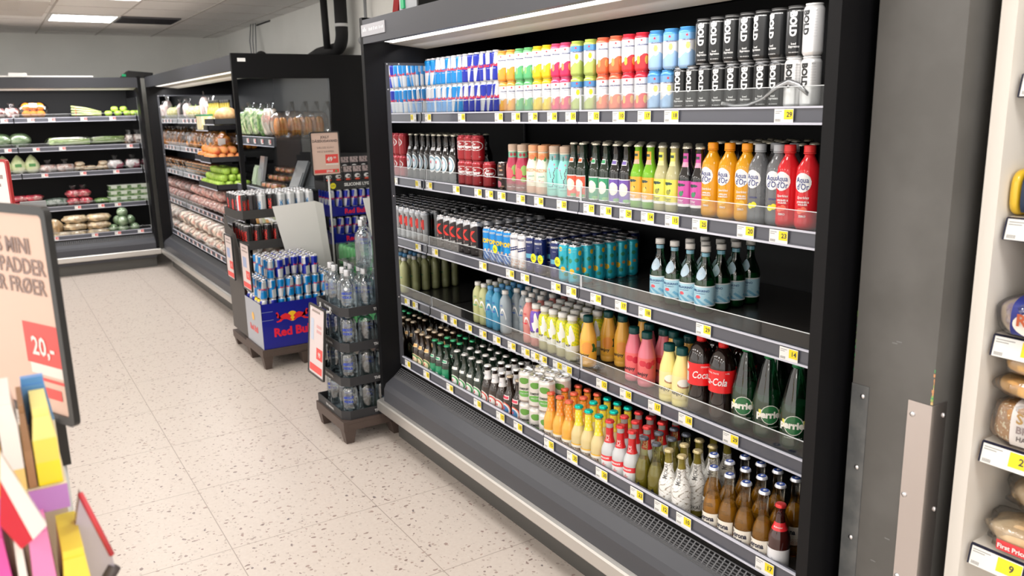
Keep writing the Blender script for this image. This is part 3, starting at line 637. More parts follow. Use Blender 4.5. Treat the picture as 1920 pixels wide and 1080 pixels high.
arizona('ar_green', ariz((.22, .42, .42), (.28, .72, .66), (.25, .66, .55), [(.58, .84, .02, .06, (.03, .12, .1)), (.66, .88, .03, .03, (.55, .3, .3))] + [(.60 + .012 * math.sin(i * 1.3) + .004 * i, .22 + .035 * i, .010, .02, (.12, .10, .16)) for i in range(12)] + [(.56 - .006 * i, .42 + .03 * i, .008, .016, (.12, .10, .16)) for i in range(6)] + [(.52, .6, .02, .02, (.7, .2, .4)), (.70, .62, .02, .02, (.7, .2, .4)), (.64, .7, .02, .02, (.7, .2, .4))]), [('Green Tea', .007, .60, .042, (.05, .22, .24), dict(maxw=.042)), ('with HONEY', .004, .60, .03, (.05, .22, .24), {})])
def soda(key, glass, c, neck, fruit, cap='cream', txt='', tcol=Wt):
    art = blotches(lambda u, v: Wt if u < .03 or u > .97 or v < .04 or v > .96 else c, [(.55, .56, .30, .27, (.85, .84, .72)), (.50, .60, .10, .12, fruit), (.66, .46, .10, .12, fruit), (.72, .66, .07, .08, (.04, .3, .08)), (.78, .10, .2, .07, (.2, .5, .15))])
    bottle(key, 'bottle', .212, .0272, .0125, .50, .80, glass, ('crown', CROWN[cap], .0145, .007), [(.05, .44, .34, .70, art, None, 24), (.66, .74, .40, .62, framed(Wt, neck, .08, .16))], [(txt, .006, .5, .016, tcol, {})] if txt else [], name='soda_bottle')
soda('s_red', DGREEN, (.82, .10, .04), (.80, .15, .05), (.86, .72, .45)); soda('s_green', DGREEN, (.02, .32, .14), (.05, .36, .14), (.85, .22, .10)); soda('s_purple', BLKG, (.16, .08, .42), (.20, .14, .45), (.72, .04, .10))
def soda2(key, glass, c, neck, txt, tc, accent):
    art = blotches(lambda u, v: c if v > .10 else Wt, [(.42, .84, .30, .06, (.02, .06, .05)), (.5, .5, .12, .10, accent), (.6, .56, .05, .06, (.05, .12, .05))])
    bottle(key, 'bottle', .212, .0272, .0125, .50, .80, glass, ('crown', CROWN['cream'], .0145, .007), [(.12, .50, .32, .70, art, None, 24), (.70, .90, .36, .66, lambda u, v: (.02, .06, .05) if .62 < v < .78 and .2 < u < .8 else (c if v > .35 else neck), None, 10)], [(txt, .0075, .50, .045, tc, dict(maxw=.036)), ('ØKOLOGISK', .0028, .5, .037, tc, {})], name='soda_bottle')
soda2('s_orange', PETc['lime'], (.90, .42, .03), (.88, .45, .35), 'Mango', Wt, (.9, .55, .1)); soda2('s_yellow', PETc['cider'], (.78, .74, .10), (.82, .76, .35), 'Ginger', (.2, .2, .05), (.3, .3, .05)); soda2('s_pink', BLKG, (.60, .07, .36), (.78, .35, .50), 'Elder', Wt, (.05, .25, .12))
def aqua(key, liq, capc, line, tc, fr):
    h = .226; r = .0325; pr = [(r * .85, 0), (r, .01), (r, h * .12), (r * .97, h * .14), (r, h * .16), (r, h * .66), (r * .93, h * .74), (r * .5, h * .85), (.0135, h * .875), (.0135, h * .90)]
    tx = [('Aqua', .015, .52, h * .60, (.02, .04, .22), dict(maxw=.036)), ("d'Or", .017, .53, h * .52, (.02, .04, .22), dict(maxw=.034)), (line, .007, .54, h * .39, Wt, dict(maxw=.04, shear=.25)), (tc[0], .0048, .54, h * .335, tc[2], dict(maxw=.034, bold=.03)), (tc[1], .0048, .54, h * .305, tc[2], dict(maxw=.034, bold=.03)), (tc[3], .0055, .54, h * .165, tc[2], dict(bold=.03))]
    bottle(key, 'bottle', h, r, .0135, 0, 0, liq, ('screw', mat('cap_' + key, capc, .35), .0155, .019), [(.45, .68, .40, .64, plain(Wt), oval, 22), (.19, .28, .46, .60, plain(fr), lambda u, v: ((u - .3) / .3) ** 2 + ((v - .4) / .4) ** 2 < 1 or ((u - .7) / .28) ** 2 + ((v - .6) / .4) ** 2 < 1, 10)], [t for t in tx if t[0]], prof=pr, name='water_bottle')
aqua('aq_orange', PETc['orange'], (.90, .32, .01), 'Sparkles', ('APPELSIN', '& MANGO', Wt, 'ZERO'), (.92, .50, .05)); aqua('aq_clear', PETc['clearw'], (.42, .44, .47), '', ('CITRON', '', (.05, .05, .2), ''), (.88, .80, .03)); aqua('aq_red', PETc['red'], (.80, .04, .04), 'Sparkles', ('JORDBÆR &', 'SOLBÆR', Wt, 'ZERO'), (.90, .15, .08))
def pelle_lab(u, v):
    if v > .95 or v < .05: return (.75, .82, .85)
    if ((u - .5) / .05) ** 2 + ((v - .45) / .09) ** 2 < 1: return (.85, .12, .15)
    return (.18, .48, .68) if v < .38 + .1 * math.sin(u * 30) and math.sin(u * 40 + v * 22) > 0 else (.45, .72, .84)
bottle('pelle', 'water bottle', .218, .0335, .0125, .46, .80, clear('green_shell', (.16, .42, .28), .10, .04), ('screw', CW, .0155, .015), [(.115, .42, .08, .92, pelle_lab, None, 16), (.50, .70, .40, .62, plain((.50, .66, .78)), lambda u, v: ((u - .5) / .5) ** 2 + ((v - .5) / (.5 - .25 * abs(u - .5))) ** 2 < 1, 18), (.845, .90, 0, 1, plain((.22, .48, .62)), None, 3)],
       [('S.PELLEGRINO', .0070, .53, .076, (.01, .08, .25), dict(bold=.03, maxw=.07)), ('ACQUA MINERALE', .003, .53, .067, (.01, .08, .25), {}), ('S.P', .006, .51, .131, (.8, .86, .9), {})], name='water_bottle', base=.85, fill=(GREENT, .50))
def iso(key, liq, capm, ink, h=.196, r=.0270):
    pr = [(r * .75, 0), (r * .95, .004), (r, .012), (r, h * .24), (r * .95, h * .27), (r, h * .30), (r, h * .66), (r * .90, h * .78), (r * .55, h * .87), (.0125, h * .89), (.0125, h * .92)]
    arc = lambda u, v: abs(v - (.15 + 3.2 * u * (1 - u))) < .10 and u > .1
    bottle(key, 'drink bottle', h, r, .0125, 0, 0, liq, ('screw', capm, .0145, .014), [(.30, .60, .48, .68, plain(Wt), arc, 22), (.44, .47, .40, .60, plain(ink), None, 3)], [('ITE', .0075, .55, h * .66, ink, dict(bold=.02))], prof=pr, name='drink_bottle')
iso('iso_lemon', PETc['lemon'], CW, (.08, .32, .12)); iso('iso_blue', PETc['blue'], CB, (.01, .08, .40)); iso('iso_ice', PETc['ice'], CW, (.04, .12, .40)); iso('iso_pink', PETc['pink'], CW, (.70, .02, .05))
def vit(key, top, hand):
    h = .182; r = .0290
    def art(u, v):
        if abs(u - .52) / .16 + abs(v - .55) / .40 < 1 - .3 * math.sin(v * 9 + u * 20): return Wt
        if v < .22: return (.78, .78, .70)
        return top if math.sin(u * 45 + v * 17) * math.cos(v * 31 - u * 22) > -.2 else mixc(top, hand, .7)
    bottle(key, 'drink bottle', h, r, .018, .70, .88, PETc['straw' if key != 'vit_purple' else 'pink'], ('screw', CW, .0195, .016), [(.22, .84, .34, .86, art, None, 30)], [('4UP', .009, .54, h * .36, (.04, .04, .10), dict(bold=.03))], name='drink_bottle', prof=[(r * .85, 0), (r, .008), (r, h * .70), (r * .92, h * .78), (.0175, h * .87), (.0175, h * .91)])
vit('vit_yellow', (.80, .74, .02), (.30, .52, .05)); vit('vit_purple', (.12, .08, .55), (.35, .05, .35))
def sun(key, c, lab, items, cap=CT):
    h = .200; r = .0320; m_ = mat('milk_' + key, c, .3, coat=.5)
    pr = [(r * .9, 0), (r, .006), (r * 1.0, h * .10), (r * .965, h * .115), (r * 1.0, h * .13), (r, h * .52), (r * .93, h * .62), (r * .62, h * .80), (r * .56, h * .85), (.0165, h * .90)]
    bottle(key, 'juice bottle', h, r, .0165, 0, 0, m_, ('screw', cap, .0190, .020), [(.15, .54, .40, .92, blotches(lab, items), None, 26)], [('sunjoy', .0125, .545, h * .255, (.02, .02, .03), dict(bold=.03)), ('----', .003, .56, h * .205, (.1, .1, .1), {})], prof=pr, name='juice_bottle')
sun('sun_mango', (.92, .50, .08), (.92, .48, .05), [(.42, .62, .22, .30, (.93, .36, .06)), (.66, .62, .10, .22, (.03, .12, .03)), (.80, .50, .08, .12, (.05, .20, .04))]); sun('sun_pink', (.82, .20, .27), (.86, .16, .16), [(.30, .75, .14, .14, (.70, .03, .06)), (.52, .68, .12, .16, (.62, .02, .05)), (.70, .80, .12, .12, (.75, .04, .08)), (.62, .60, .06, .08, (.45, .30, .12))]); sun('sun_coco', (.90, .78, .28), (.90, .78, .36), [(.52, .72, .22, .17, (.92, .90, .82)), (.54, .62, .24, .14, (.45, .24, .14))])
def cola_art(u, v):
    if .06 < u < .15 and .12 < v < .55: return Wt if int(u * 160) % 2 else (.3, .3, .3)
    if ((u - .105) / .05) ** 2 + ((v - .78) / .15) ** 2 < 1: return (.9, .8, .8)
    return (.80, .012, .015)
h_ = .262
bottle('cola', 'soda bottle', h_, .0425, .0135, 0, 0, mat('cola_pet', (.010, .004, .003), .04, coat=1), ('screw', mat('cap_red', (.7, .01, .01), .35), .0155, .02), [(.38, .66, .20, 1.10, cola_art, None, 20)],
       [('Coca-Cola', .024, .60, h_ * .52, Wt, dict(shear=.3, maxw=.105, bold=.015)), ('ORIGINAL TASTE', .005, .60, h_ * .62, Wt, {}), ('1,25L', .0045, .80, h_ * .63, Wt, {})],
       prof=[(.030, 0), (.040, .008), (.0425, .03), (.0405, .06), (.0395, h_ * .36), (.0425, h_ * .38), (.0425, h_ * .66), (.0415, h_ * .72), (.032, h_ * .83), (.017, h_ * .91), (.0135, h_ * .92)], name='cola_bottle', nseg=40)
h_ = .268
bottle('perrier', 'water bottle', h_, .0430, .0125, 0, 0, clear('green_shell', (.16, .42, .28), .10, .04), ('screw', mat('cap_green', (.02, .25, .08), .35), .0145, .018),
       [(.20, .42, .40, .66, lambda u, v: (.80, .76, .10) if (u < .12 or u > .88) else ((.75, .80, .72) if ((u - .5) / .40) ** 2 + ((v - .5) / .5) ** 2 > .86 else (.02, .16, .05)), lambda u, v: ((u - .5) / .40) ** 2 + ((v - .5) / .5) ** 2 < 1 or (.35 < v < .75 and (u < .2 or u > .8)), 26)],
       [('perrier', .021, .53, h_ * .315, (.88, .87, .80), dict(bold=.05, maxw=.082)), ('EAU MINÉRALE NATURELLE', .003, .53, h_ * .17, (.7, .8, .7), dict(maxw=.05))],
       prof=[(.034, 0), (.0425, .008), (.043, .03), (.043, h_ * .42), (.041, h_ * .48), (.020, h_ * .84), (.0135, h_ * .90), (.0125, h_ * .93)], name='water_bottle', nseg=40, fill=(GREENP, .52))
# beers of the bottom deck
def beer(key, glass, crown, lab, neck, txt, tcol, h=.205, r=.0290, shape=oval, ring=None, neckc=(.60, .66), tn='', foil=None):
    labels = [(.14, .46, .34, .68, beer_art(lab[0], lab[1], lab[2]) if shape else framed(lab[0], lab[1]), shape, 20)] if lab else []
    if neck: labels.append((neckc[0], neckc[1], .38, .64, framed(neck[0], neck[1], .06, .2)))
    if foil: labels.append((.80, .955, 0, 1, plain(foil), None, 4))
    tx = [(txt, .008, .51, h * .30, tcol, dict(bold=.03, maxw=.040))] if txt else []
    if tn: tx.append((tn, .005, .51, h * (neckc[0] + neckc[1]) / 2, tcol if neck else tcol, dict(maxw=.024)))
    bottle(key, 'beer bottle', h, r, .0125, .52, .80, glass, ('crown', CROWN[crown], .0148, .007), labels, tx, name='beer_bottle')
beer('be_brown', BROWN, 'gold', ((.72, .58, .34), (.05, .24, .08), (.80, .70, .45)), ((.80, .62, .35), (.70, .38, .12)), '', (0, 0, 0), neckc=(.62, .70))
beer('be_green', DGREEN, 'green', ((.02, .26, .12), (.02, .28, .13), (.02, .26, .12)), ((.70, .78, .70), (.02, .30, .14)), 'Carls', Wt, shape=None, neckc=(.60, .66))
beer('be_white', DGREEN, 'silver', ((.80, .80, .74), (.05, .38, .10), (.78, .80, .76)), ((.75, .75, .72), (.80, .80, .77)), '', (.02, .2, .08), tn='33', neckc=(.58, .635))
beer('be_wrap', BROWN, 'white', ((.80, .78, .74), (.70, .10, .08), (.82, .80, .76)), None, '', RED, foil=None, neckc=(.66, .74))
band_l = MB(); R_ = radius_fn(neckprof(.205, .0290, .0125, .52, .80)); band(band_l, R_, .205 * .70, .205 * .89, framed((.72, .68, .66), (.78, .77, .78), 0, .08), 0, 1, off=.0008, nz=8); wrap_text(band_l, R_, '---', .008, .55, .205 * .80, (.1, .1, .3), off=.0016, rot=0)
SPEC['be_wrap']['parts'].append(('neck_label', band_l.build('neck_label', PRINT), None))
beer('be_red', BROWN, 'gold', ((.72, .12, .06), (.75, .74, .74), (.06, .20, .42)), ((.80, .70, .68), (.62, .03, .08)), '', RED, tn='', neckc=(.53, .61))
def breezer(key, liq, cap, sleeve, pat):
    h = .218; r = .0285; pr = neckprof(h, r, .0130, .48, .74)
    bottle(key, 'drink bottle', h, r, .0130, .48, .74, liq, ('crown', CROWN[cap], .0155, .009), [(.66, .93, 0, 1, lambda u, v: pat if math.sin(u * 38) * math.sin(v * 14) > .55 else sleeve, None, 16), (.10, .36, .34, .72, lambda u, v: (.90, .50, .04) if v > .90 else ((.84, .80, .70) if v > .30 else (.85, .55, .25)), None, 12)], [('BREEZER', .012, .52, h * .27, (.16, .07, .03), dict(bold=.02, maxw=.050))], prof=pr, name='drink_bottle')
breezer('bz_orange', PETc['breezer'], 'orange', (.92, .30, .03), (.92, .52, .25)); breezer('bz_yellow', PETc['breezerl'], 'teal', (.90, .72, .04), (.90, .80, .30))
h_ = .218
bottle('ice_red', 'drink bottle', h_, .0290, .0130, .48, .74, PETc['milk'], ('crown', CROWN['red'], .0155, .009), [(.64, .88, 0, 1, plain((.62, .015, .02)), None, 8), (.10, .44, .33, .72, lambda u, v: (.80, .04, .05) if v > .76 else (.80, .80, .80), None, 16)], [('ICE', .011, .56, h_ * .72, (.85, .5, .5), dict(rot=1, bold=.03)), ('SMIRNOFF', .0065, .525, h_ * .40, Wt, dict(bold=.03, maxw=.052)), ('★', .018, .53, h_ * .28, (.75, .35, .35), {}), ('ICE', .008, .53, h_ * .15, (.3, .3, .35), dict(bold=.02))], name='drink_bottle')
bottle('mk_clear', 'drink bottle', .215, .0280, .0130, .46, .76, clear('olive_shell', (.80, .80, .55), .06, .03), ('crown', CROWN['dark'], .0152, .008), [], [('A', .030, .56, .052, (.02, .02, .02), dict(rot=0, bold=.02, maxw=.05))], name='drink_bottle', fill=(PETc['yellowish'], .66))
squig = lambda u, v: (.34, .30, .24) if abs(math.sin(u * 21 + 3 * math.sin(v * 17)) * math.cos(v * 23 + 2 * math.sin(u * 15))) < .07 else (.86, .85, .82)
bottle('mk_white', 'drink bottle', .215, .0295, .0130, .44, .74, PETc['yellowish'], ('crown', CROWN['brass'], .0152, .008), [(.10, .80, 0, 1, squig, None, 44)], [('MOKAÏ', .012, .56, .145, (.12, .12, .12), dict(rot=1, maxw=.045)), ('MOKAÏ', .012, .56, .034, (.12, .12, .12), dict(maxw=.045))], name='drink_bottle')
h_ = .230
def corona_lab(u, v):
    if ((u - .30) / .10) ** 2 + ((v - .16) / .09) ** 2 < 1 and not ((u - .30) / .08) ** 2 + ((v - .16) / .06) ** 2 < 1: return (.75, .35, .25)
    if u > .66 and v < .36 and math.sin(u * 90) * math.cos(v * 60) > .1: return (.45, .15, .08)
    return (.84, .78, .68)
bottle('corona', 'beer bottle', h_, .0295, .0125, .46, .74, CLEARB, ('crown', CROWN['bluewhite'], .0152, .008), [(.155, .40, .32, .70, corona_lab, lambda u, v: v < 1 - 0 * u, 20)],
       [('Corona', .0150, .495, h_ * .335, (.03, .03, .05), dict(bold=.045, maxw=.050)), ('Extra', .0085, .495, h_ * .27, (.03, .03, .05), dict(bold=.03, shear=.2))], fill=(mat('beer_gold', (.92, .40, .02), .08, trans=.75, ior=1.1, coat=.5), .63), name='beer_bottle')
cr_ = MB(); cr_.lathe([(.0118, h_ + .0003), (.0001, h_ + .0004)], 20, 0, (.02, .06, .28), caps=False); text_flat(cr_, '♛', .009, (0, 0, h_ + .0005), (0, -1, 0), (1, 0, 0), .0003, Wt)
SPEC['corona']['parts'].append(('crest', cr_.build('cap_crest', PRINT), 'cap'))
bottle('bud', 'beer bottle', .215, .0290, .0125, .52, .80, mat('red_brown_glass', (.045, .008, .006), .04, coat=1), ('crown', CROWN['red'], .0150, .008), [(.10, .42, .30, .80, lambda u, v: (.78, .78, .80) if ((u - .45) / .22) ** 2 + ((v - .62) / .25) ** 2 < 1 else ((.70, .03, .05) if abs(v - .35 + (u - .5) ** 2) < .06 else (.80, .80, .82)), None, 20), (.66, .76, 0, 1, plain((.78, .03, .04)), None, 5)],
       [('Budweiser', .010, .52, .030, (.02, .08, .35), dict(bold=.03, shear=.2, maxw=.055)), ('B', .008, .50, .062, (.5, .5, .55), {}), ('Budweiser', .004, .55, .152, Wt, dict(maxw=.025, shear=.2))], name='beer_bottle')
# tall clear spirits bottle
def absolut(key, h, capd=True):
    r = .0385; pr = [(r * .92, 0), (r, .006), (r, h * .60), (r * .93, h * .68), (r * .62, h * .745), (.0165, h * .77), (.0150, h * .80), (.0150, h * .87), (.0165, h * .88), (.0165, h * .90)]
    bottle(key, 'vodka bottle', h, r, .015, 0, 0, clear('spirit_glass', (.80, .86, .89), .16, .06, .5, 30), ('screw', mat('cap_steel', (.55, .56, .58), .3, .6), .0165, h * .11), [(.06, .52, .90, 1.02, lambda u, v: (.8, .82, .84) if v < .35 or (v < .8 and .25 < u < .75) else (.7, .74, .78), lambda u, v: v < .42 or (.2 < u < .8 and v < .9), 14)],
           [('ABSOLUT', .0150, u_, h * .50, (.01, .05, .42), dict(bold=.05, maxw=.056)) for u_ in (.62,)] + [('VODKA', .0150, .62, h * .41, (.01, .05, .42), dict(bold=.05, maxw=.05)), ('Country of Sweden', .004, .62, h * .34, (.02, .1, .3), dict(maxw=.05)), ('Imported', .004, .62, h * .27, (.02, .1, .3), {}), ('●', .016, .62, h * .60, (.72, .76, .80), {})], name='vodka_bottle', prof=pr)
absolut('vodka', .222)
# short-necked twin whose neck stands in the tray above
SPEC['vodka_low'] = None
def absolut_low():
    h = .166; r = .0385; pr = [(r * .92, 0), (r, .006), (r, h * .76), (r * .93, h * .87), (r * .62, h * .95), (.018, h * .985)]
    R = radius_fn(pr); b = MB().lathe(pr, 36); parts = [('body', b.build('bottle_body', MAT['spirit_glass']), None)]
    c = MB(); c.lathe([(.0165, h * .96), (.0165, h)], 24); parts.append(('cap', c.build('bottle_cap', MAT['cap_steel']), None))
    l = MB(); band(l, R, h * .08, h * .62, plain((.78, .80, .82)), .90, 1.02, off=.0006, nz=14, shape=lambda u, v: v < .42 or (.2 < u < .8 and v < .9))
    for t in (('ABSOLUT', .0150, .62, h * .64, (.01, .05, .42), dict(bold=.05, maxw=.056)), ('VODKA', .0150, .62, h * .515, (.01, .05, .42), dict(bold=.05, maxw=.05)), ('Country of Sweden', .004, .62, h * .43, (.02, .1, .3), dict(maxw=.05))): wrap_text(l, R, *t[:5], **t[5])
    parts.append(('label', l.build('bottle_label', FILMPR), None)); SPEC['vodka_low'] = dict(name='vodka_bottle', cat='vodka bottle', parts=parts, r=r, h=h)
absolut_low()
# ---------------------------------------------------------------- stocking the big chiller
RNG = random.Random(3)
def ys_px(pxs, X, Z, pitch):
    out = []
    for px in sorted(pxs, reverse=True):        # nearest first
        y = y_at(px, X, Z)
        if out: y = max(y, out[-1] + pitch)
        out.append(y)
    lim = 3.640 - pitch / 2
    if out and out[-1] > lim and X < 2.4:
        out[-1] = lim
        for i in range(len(out) - 2, -1, -1): out[i] = min(out[i], out[i + 1] - pitch)
    return out[::-1]
def fill(px0, px1, X, Z, pitch):
    a, b = y_at(px1, X, Z), y_at(px0, X, Z); n = max(1, int(round((b - a) / pitch))); st = (b - a) / n if n else pitch
    st = max(st, pitch); a = min(a, 3.640 - st * n); return [a + st * (.5 + i) for i in range(n)][::-1]
def stock(key, ys, X, z, desc, where, rows=1, spin=6, group=None, skip=(), tiers=1, face=0, px_=None, jit=.0015):
    s = SPEC[key]; pitch = px_ or s['r'] * 2.05; n = len(ys)
    for t in range(tiers):
        for rw in range(rows):
            for i, y in enumerate(ys):
                if (rw, i) in skip or (t, rw, i) in skip: continue
                tn = '' if tiers == 1 else ('upper tier ' if t else 'lower tier ')
                if n == 1: pos = ''
                elif n == 2: pos = ', ' + ('left' if i == 0 else 'right') + ' one'
                else: pos = f", {ORD[i]} from left"
                row = '' if rows == 1 else f", {'front' if rw == 0 else ORD[rw]} row"
                inst(s, (X + rw * pitch + RNG.uniform(0, jit), y + RNG.uniform(-jit, jit) * .5, z + t * (s['h'] + .0012)), math.radians(face + RNG.uniform(-spin, spin)),
                     f"{desc}, {tn}{where}{row}{pos}", group or f"{desc}s on the {where}")
F1 = 1.852; Z1 = ZS[1] - .003
def tier(z, items, up):
    """one storey of cans on the top shelf: (key, px range or px list, description, rows, spin)"""
    ent = []
    for gi, (key, rng_, d, rws, spn) in enumerate(items):
        r_ = SPEC[key]['r']
        if len(rng_) == 2 and rng_[1] - rng_[0] > 26: n_ = max(1, int((y_at(rng_[0], F1, H + .1) - y_at(rng_[1], F1, H + .1)) / (2.02 * r_) + .25)); px = [None] * n_; a_, b_ = y_at(rng_[1], F1, H + .1), y_at(rng_[0], F1, H + .1); ys_ = [a_ + (b_ - a_) * (i + .5) / n_ for i in range(n_)]
        else: ys_ = sorted(y_at(p, F1, H + .1) for p in rng_)
        ent += [[y, gi, r_] for y in ys_]
    ent.sort(key=lambda e: e[0])
    for i in range(1, len(ent)): ent[i][0] = max(ent[i][0], ent[i - 1][0] + ent[i][2] + ent[i - 1][2] + .0006)
    over = ent[-1][0] - (3.640 - ent[-1][2])
    if over > 0: ent[-1][0] -= over
    for i in range(len(ent) - 2, -1, -1): ent[i][0] = min(ent[i][0], ent[i + 1][0] - ent[i][2] - ent[i + 1][2] - .0006)
    for gi, (key, rng_, d, rws, spn) in enumerate(items):
        ys_ = sorted([e[0] for e in ent if e[1] == gi], reverse=True); stock(key, ys_, F1, z, d, ('upper' if up else 'lower') + ' tier top shelf', rows=rws, spin=spn, jit=.0005)
W_ = 'white soda can with '
L_ = [('rb_light', (800, 867), 'silver and light blue energy can', 2, 60), ('rb_blue', (867, 938), 'silver and dark blue energy can', 2, 55), ('sp_orange', (938, 970), W_ + 'orange foil', 1, 8), ('sp_green', (970, 1003), W_ + 'green foil', 1, 8), ('sp_yellow', (1003, 1038), W_ + 'yellow foil', 1, 8), ('sp_pink', (1038, 1072), W_ + 'pink foil', 1, 8), ('sp_lemon', (1084, 1109), 'green soda can with lemon print', 1, 8), ('sp_coral', (1121, 1169), W_ + 'coral foil', 1, 8), ('sp_red', (1169, 1218), W_ + 'red foil', 1, 8)]
tier(Z1, L_ + [('sp_blue', (1218, 1268), 'pale blue soda can', 1, 6), ('bold', (1268, 1481), 'black iced coffee can', 2, 22), ('boldw', [1497, 1522], 'white iced coffee can', 1, 10)], False)
tier(Z1 + .1265 + .0012, L_[:2], True)
tier(Z1 + .1225 + .0012, [L_[2]] + L_[3:] + [('sp_blue', (1218, 1303), 'pale blue soda can', 1, 6)], True)
tier(Z1 + .1305 + .0012, [('bold', (1306, 1506), 'black iced coffee can', 2, 22), ('boldw', [1522], 'white iced coffee can', 1, 10)], True)
ST = mb = MB(); pts = [(0, .012), (.05, .004), (.10, .006), (.15, .022), (.20, .05), (.235, .062), (.27, .05), (.30, .03)]
v = []; 
for a_, b_ in pts: v += [(-.000, -a_, b_), (.004, -a_, b_ + .016 if b_ > .03 else b_ + .010)]
mb.add(v, [(2 * i, 2 * i + 2, 2 * i + 3, 2 * i + 1) for i in range(len(pts) - 1)], 0, (1, 1, 1), True)
o = link('paper_strip', mb.build('paper_strip', clear('strip_film', (.55, .57, .60), .35, .3)), None, (1.8215, y_at(1350, 1.82, Z1), Z1)); tag(o, 'curled white paper strip in front of the black coffee cans', 'paper strip')
sm = o.modifiers.new('solid', 'SOLIDIFY'); sm.thickness = .0006
# second shelf
F2 = 1.858; Z2 = ZS[2] - .003; ZT = Z2 + .205
def on2(key, pxs, desc, rows=4, spin=5, X=F2, **k): stock(key, ys_px(pxs, X, Z2 + SPEC[key]['h'] * .93, SPEC[key]['r'] * 2.03), X, Z2, desc, 'second shelf', rows=rows, spin=spin, **k)
on2('b_oval', [812, 822, 838, 851], 'black bottle with round pale label', spin=14)
stock('dr_can', ys_px([870, 883, 897], F2, Z2 + .1, .0612), F2, Z2, 'dark red soda can', 'second shelf', tiers=2, rows=1, spin=4)
stock('dr_can', [y_at(925, F2 + .03, Z2 + .1)], F2 + .01, Z2, 'dark red soda can by itself', 'second shelf', spin=4, face=20)
stock('coffee', [y_at(944, F2, Z2 + .1)], F2, Z2, 'dark brown coffee can', 'second shelf', spin=4, rows=3)
on2('ar_pome', [962, 979], 'tea bottle with pomegranate print', rows=2); on2('ar_peach', [1000, 1018], 'cream tea bottle with peach print', rows=2); on2('ar_green', [1039, 1059], 'turquoise tea bottle with branch print', rows=2)
on2('s_red', [1078, 1093], 'dark green bottle with red label'); on2('s_green', [1118, 1137], 'dark green bottle with green label'); on2('s_purple', [1157, 1176], 'black bottle with purple label')
on2('s_orange', [1197, 1220], 'green bottle with orange label'); on2('s_yellow', [1244, 1265], 'pale bottle with yellow label'); on2('s_pink', [1291, 1313], 'black bottle with pink label')
on2('aq_orange', [1338, 1368, 1401], 'orange sparkling water bottle', rows=1, X=1.868); on2('aq_clear', [1433, 1461], 'clear lemon water bottle', rows=2, X=1.868); on2('aq_red', [1493, 1519], 'red sparkling water bottle', rows=1, X=1.868)
# dark bottle tops of the reserve rows behind the coloured water
ysr = [y_at(p, 1.94, ZT) for p in (1350, 1385, 1418, 1500)]
stock('b_oval', ysr, 1.945, Z2, 'black bottle behind the flavoured water', 'second shelf', rows=5)
# middle shelf
F3 = 1.852; Z3 = ZS[3] - .003
def on3(key, pxs, desc, rows=8, spin=5, **k): return [key, pxs, desc, rows, spin, k]
A3 = [on3('k_can', [829, 841, 853, 866, 879, 893], 'energy can with red letter K', 7, 5), on3('noc_blue', [916, 929, 941, 954], 'bright blue sports drink can', 8, 6), on3('noc_white', [968, 982], 'white striped sports drink can', 8, 5), on3('noc_navy', [997, 1013, 1044], 'navy sports drink can', 8, 5), on3('noc_teal', [1060, 1078], 'turquoise lemon print can', 6, 6)]
allp = [(p, a[0], j) for a in A3 for j, p in enumerate(a[1])]; Ys = ys_px([p for p, _, _ in allp], F3, Z3 + .15, .0562); k = 0
for a in A3:
    n = len(a[1]); stock(a[0], Ys[k:k + n], F3, Z3, a[2], 'middle shelf', rows=a[3], spin=a[4]); k += n
ys = ys_px([1238, 1265, 1294, 1323], 1.915, Z3 + .20, .0685); stock('pelle', ys, 1.915, Z3, 'green sparkling water bottle', 'middle shelf', rows=4, spin=7, px_=.0705, skip=((1, 0), (3, 1), (2, 0), (3, 0)))
# round price stickers on the clear guard
for i, (px, py) in enumerate(((928, 467), (1000, 484), (1013, 487), (1045, 491))):
    P = onX(px, py, 1.806 - .001 * (i % 2)); q = MB(); r_ = .0185; n = 28
    q.add([(0, 0, 0)] + [(0, r_ * math.cos(2 * PI * j / n), r_ * math.sin(2 * PI * j / n)) for j in range(n)] + [(.0006, r_ * math.cos(2 * PI * j / n), r_ * math.sin(2 * PI * j / n)) for j in range(n)],
          [(0, j + 1, (j + 1) % n + 1) for j in range(n)] + [(1 + j, 1 + n + j, 1 + n + (j + 1) % n, 1 + (j + 1) % n) for j in range(n)], 0, (.90, .86, .01))
    text_flat(q, '15.-', .012, (-.0004, 0, 0), (0, -1, 0), (0, 0, 1), .0003, (.03, .03, .03), bold=.02)
    o = link('price_sticker', q.build('price_sticker', PRINT), None, P)
    tag(o, 'round yellow price sticker, ' + ['on the bright blue cans', 'on the first navy can, left of a pair', 'overlapping pair on the navy cans, right one', 'beside the turquoise lemon cans'][i], 'price sticker', 'yellow price stickers')
# fourth shelf
F4 = 1.852; Z4 = ZS[4] - .003
L4 = [('iso_lemon', [896, 907.5], 'pale yellow sports drink bottle', 6), ('iso_blue', [920, 932], 'blue sports drink bottle', 5), ('iso_ice', [947, 961, 975], 'clear icy sports drink bottle', 5), ('iso_pink', [991], 'pink sports drink bottle', 5), ('vit_purple', [1006], 'purple label vitamin drink bottle', 4), ('vit_yellow', [1022, 1038, 1055, 1073], 'yellow label vitamin drink bottle', 4)]
Ys = ys_px([p for a in L4 for p in a[1]], F4 + .01, Z4 + .185, .0555); k = 0
for key, p, d, rws in L4:
    n = len(p); sk = ((0, 1), (0, 2)) if key == 'iso_ice' else (); stock(key, Ys[k:k + n], F4 + .01, Z4, d, 'fourth shelf', rows=rws, spin=6, px_=.062, skip=sk); k += n
def base4(key, px, X, z=Z4): return y_at(px, X, z)
sp = lambda key, px, X, lab, face=0: inst(SPEC[key], (X, base4(key, px, X), Z4), math.radians(face), lab, 'juice bottles on the fourth shelf' if 'sun' in key else None)
M_ = 'orange-yellow juice bottle with dark teal cap, '
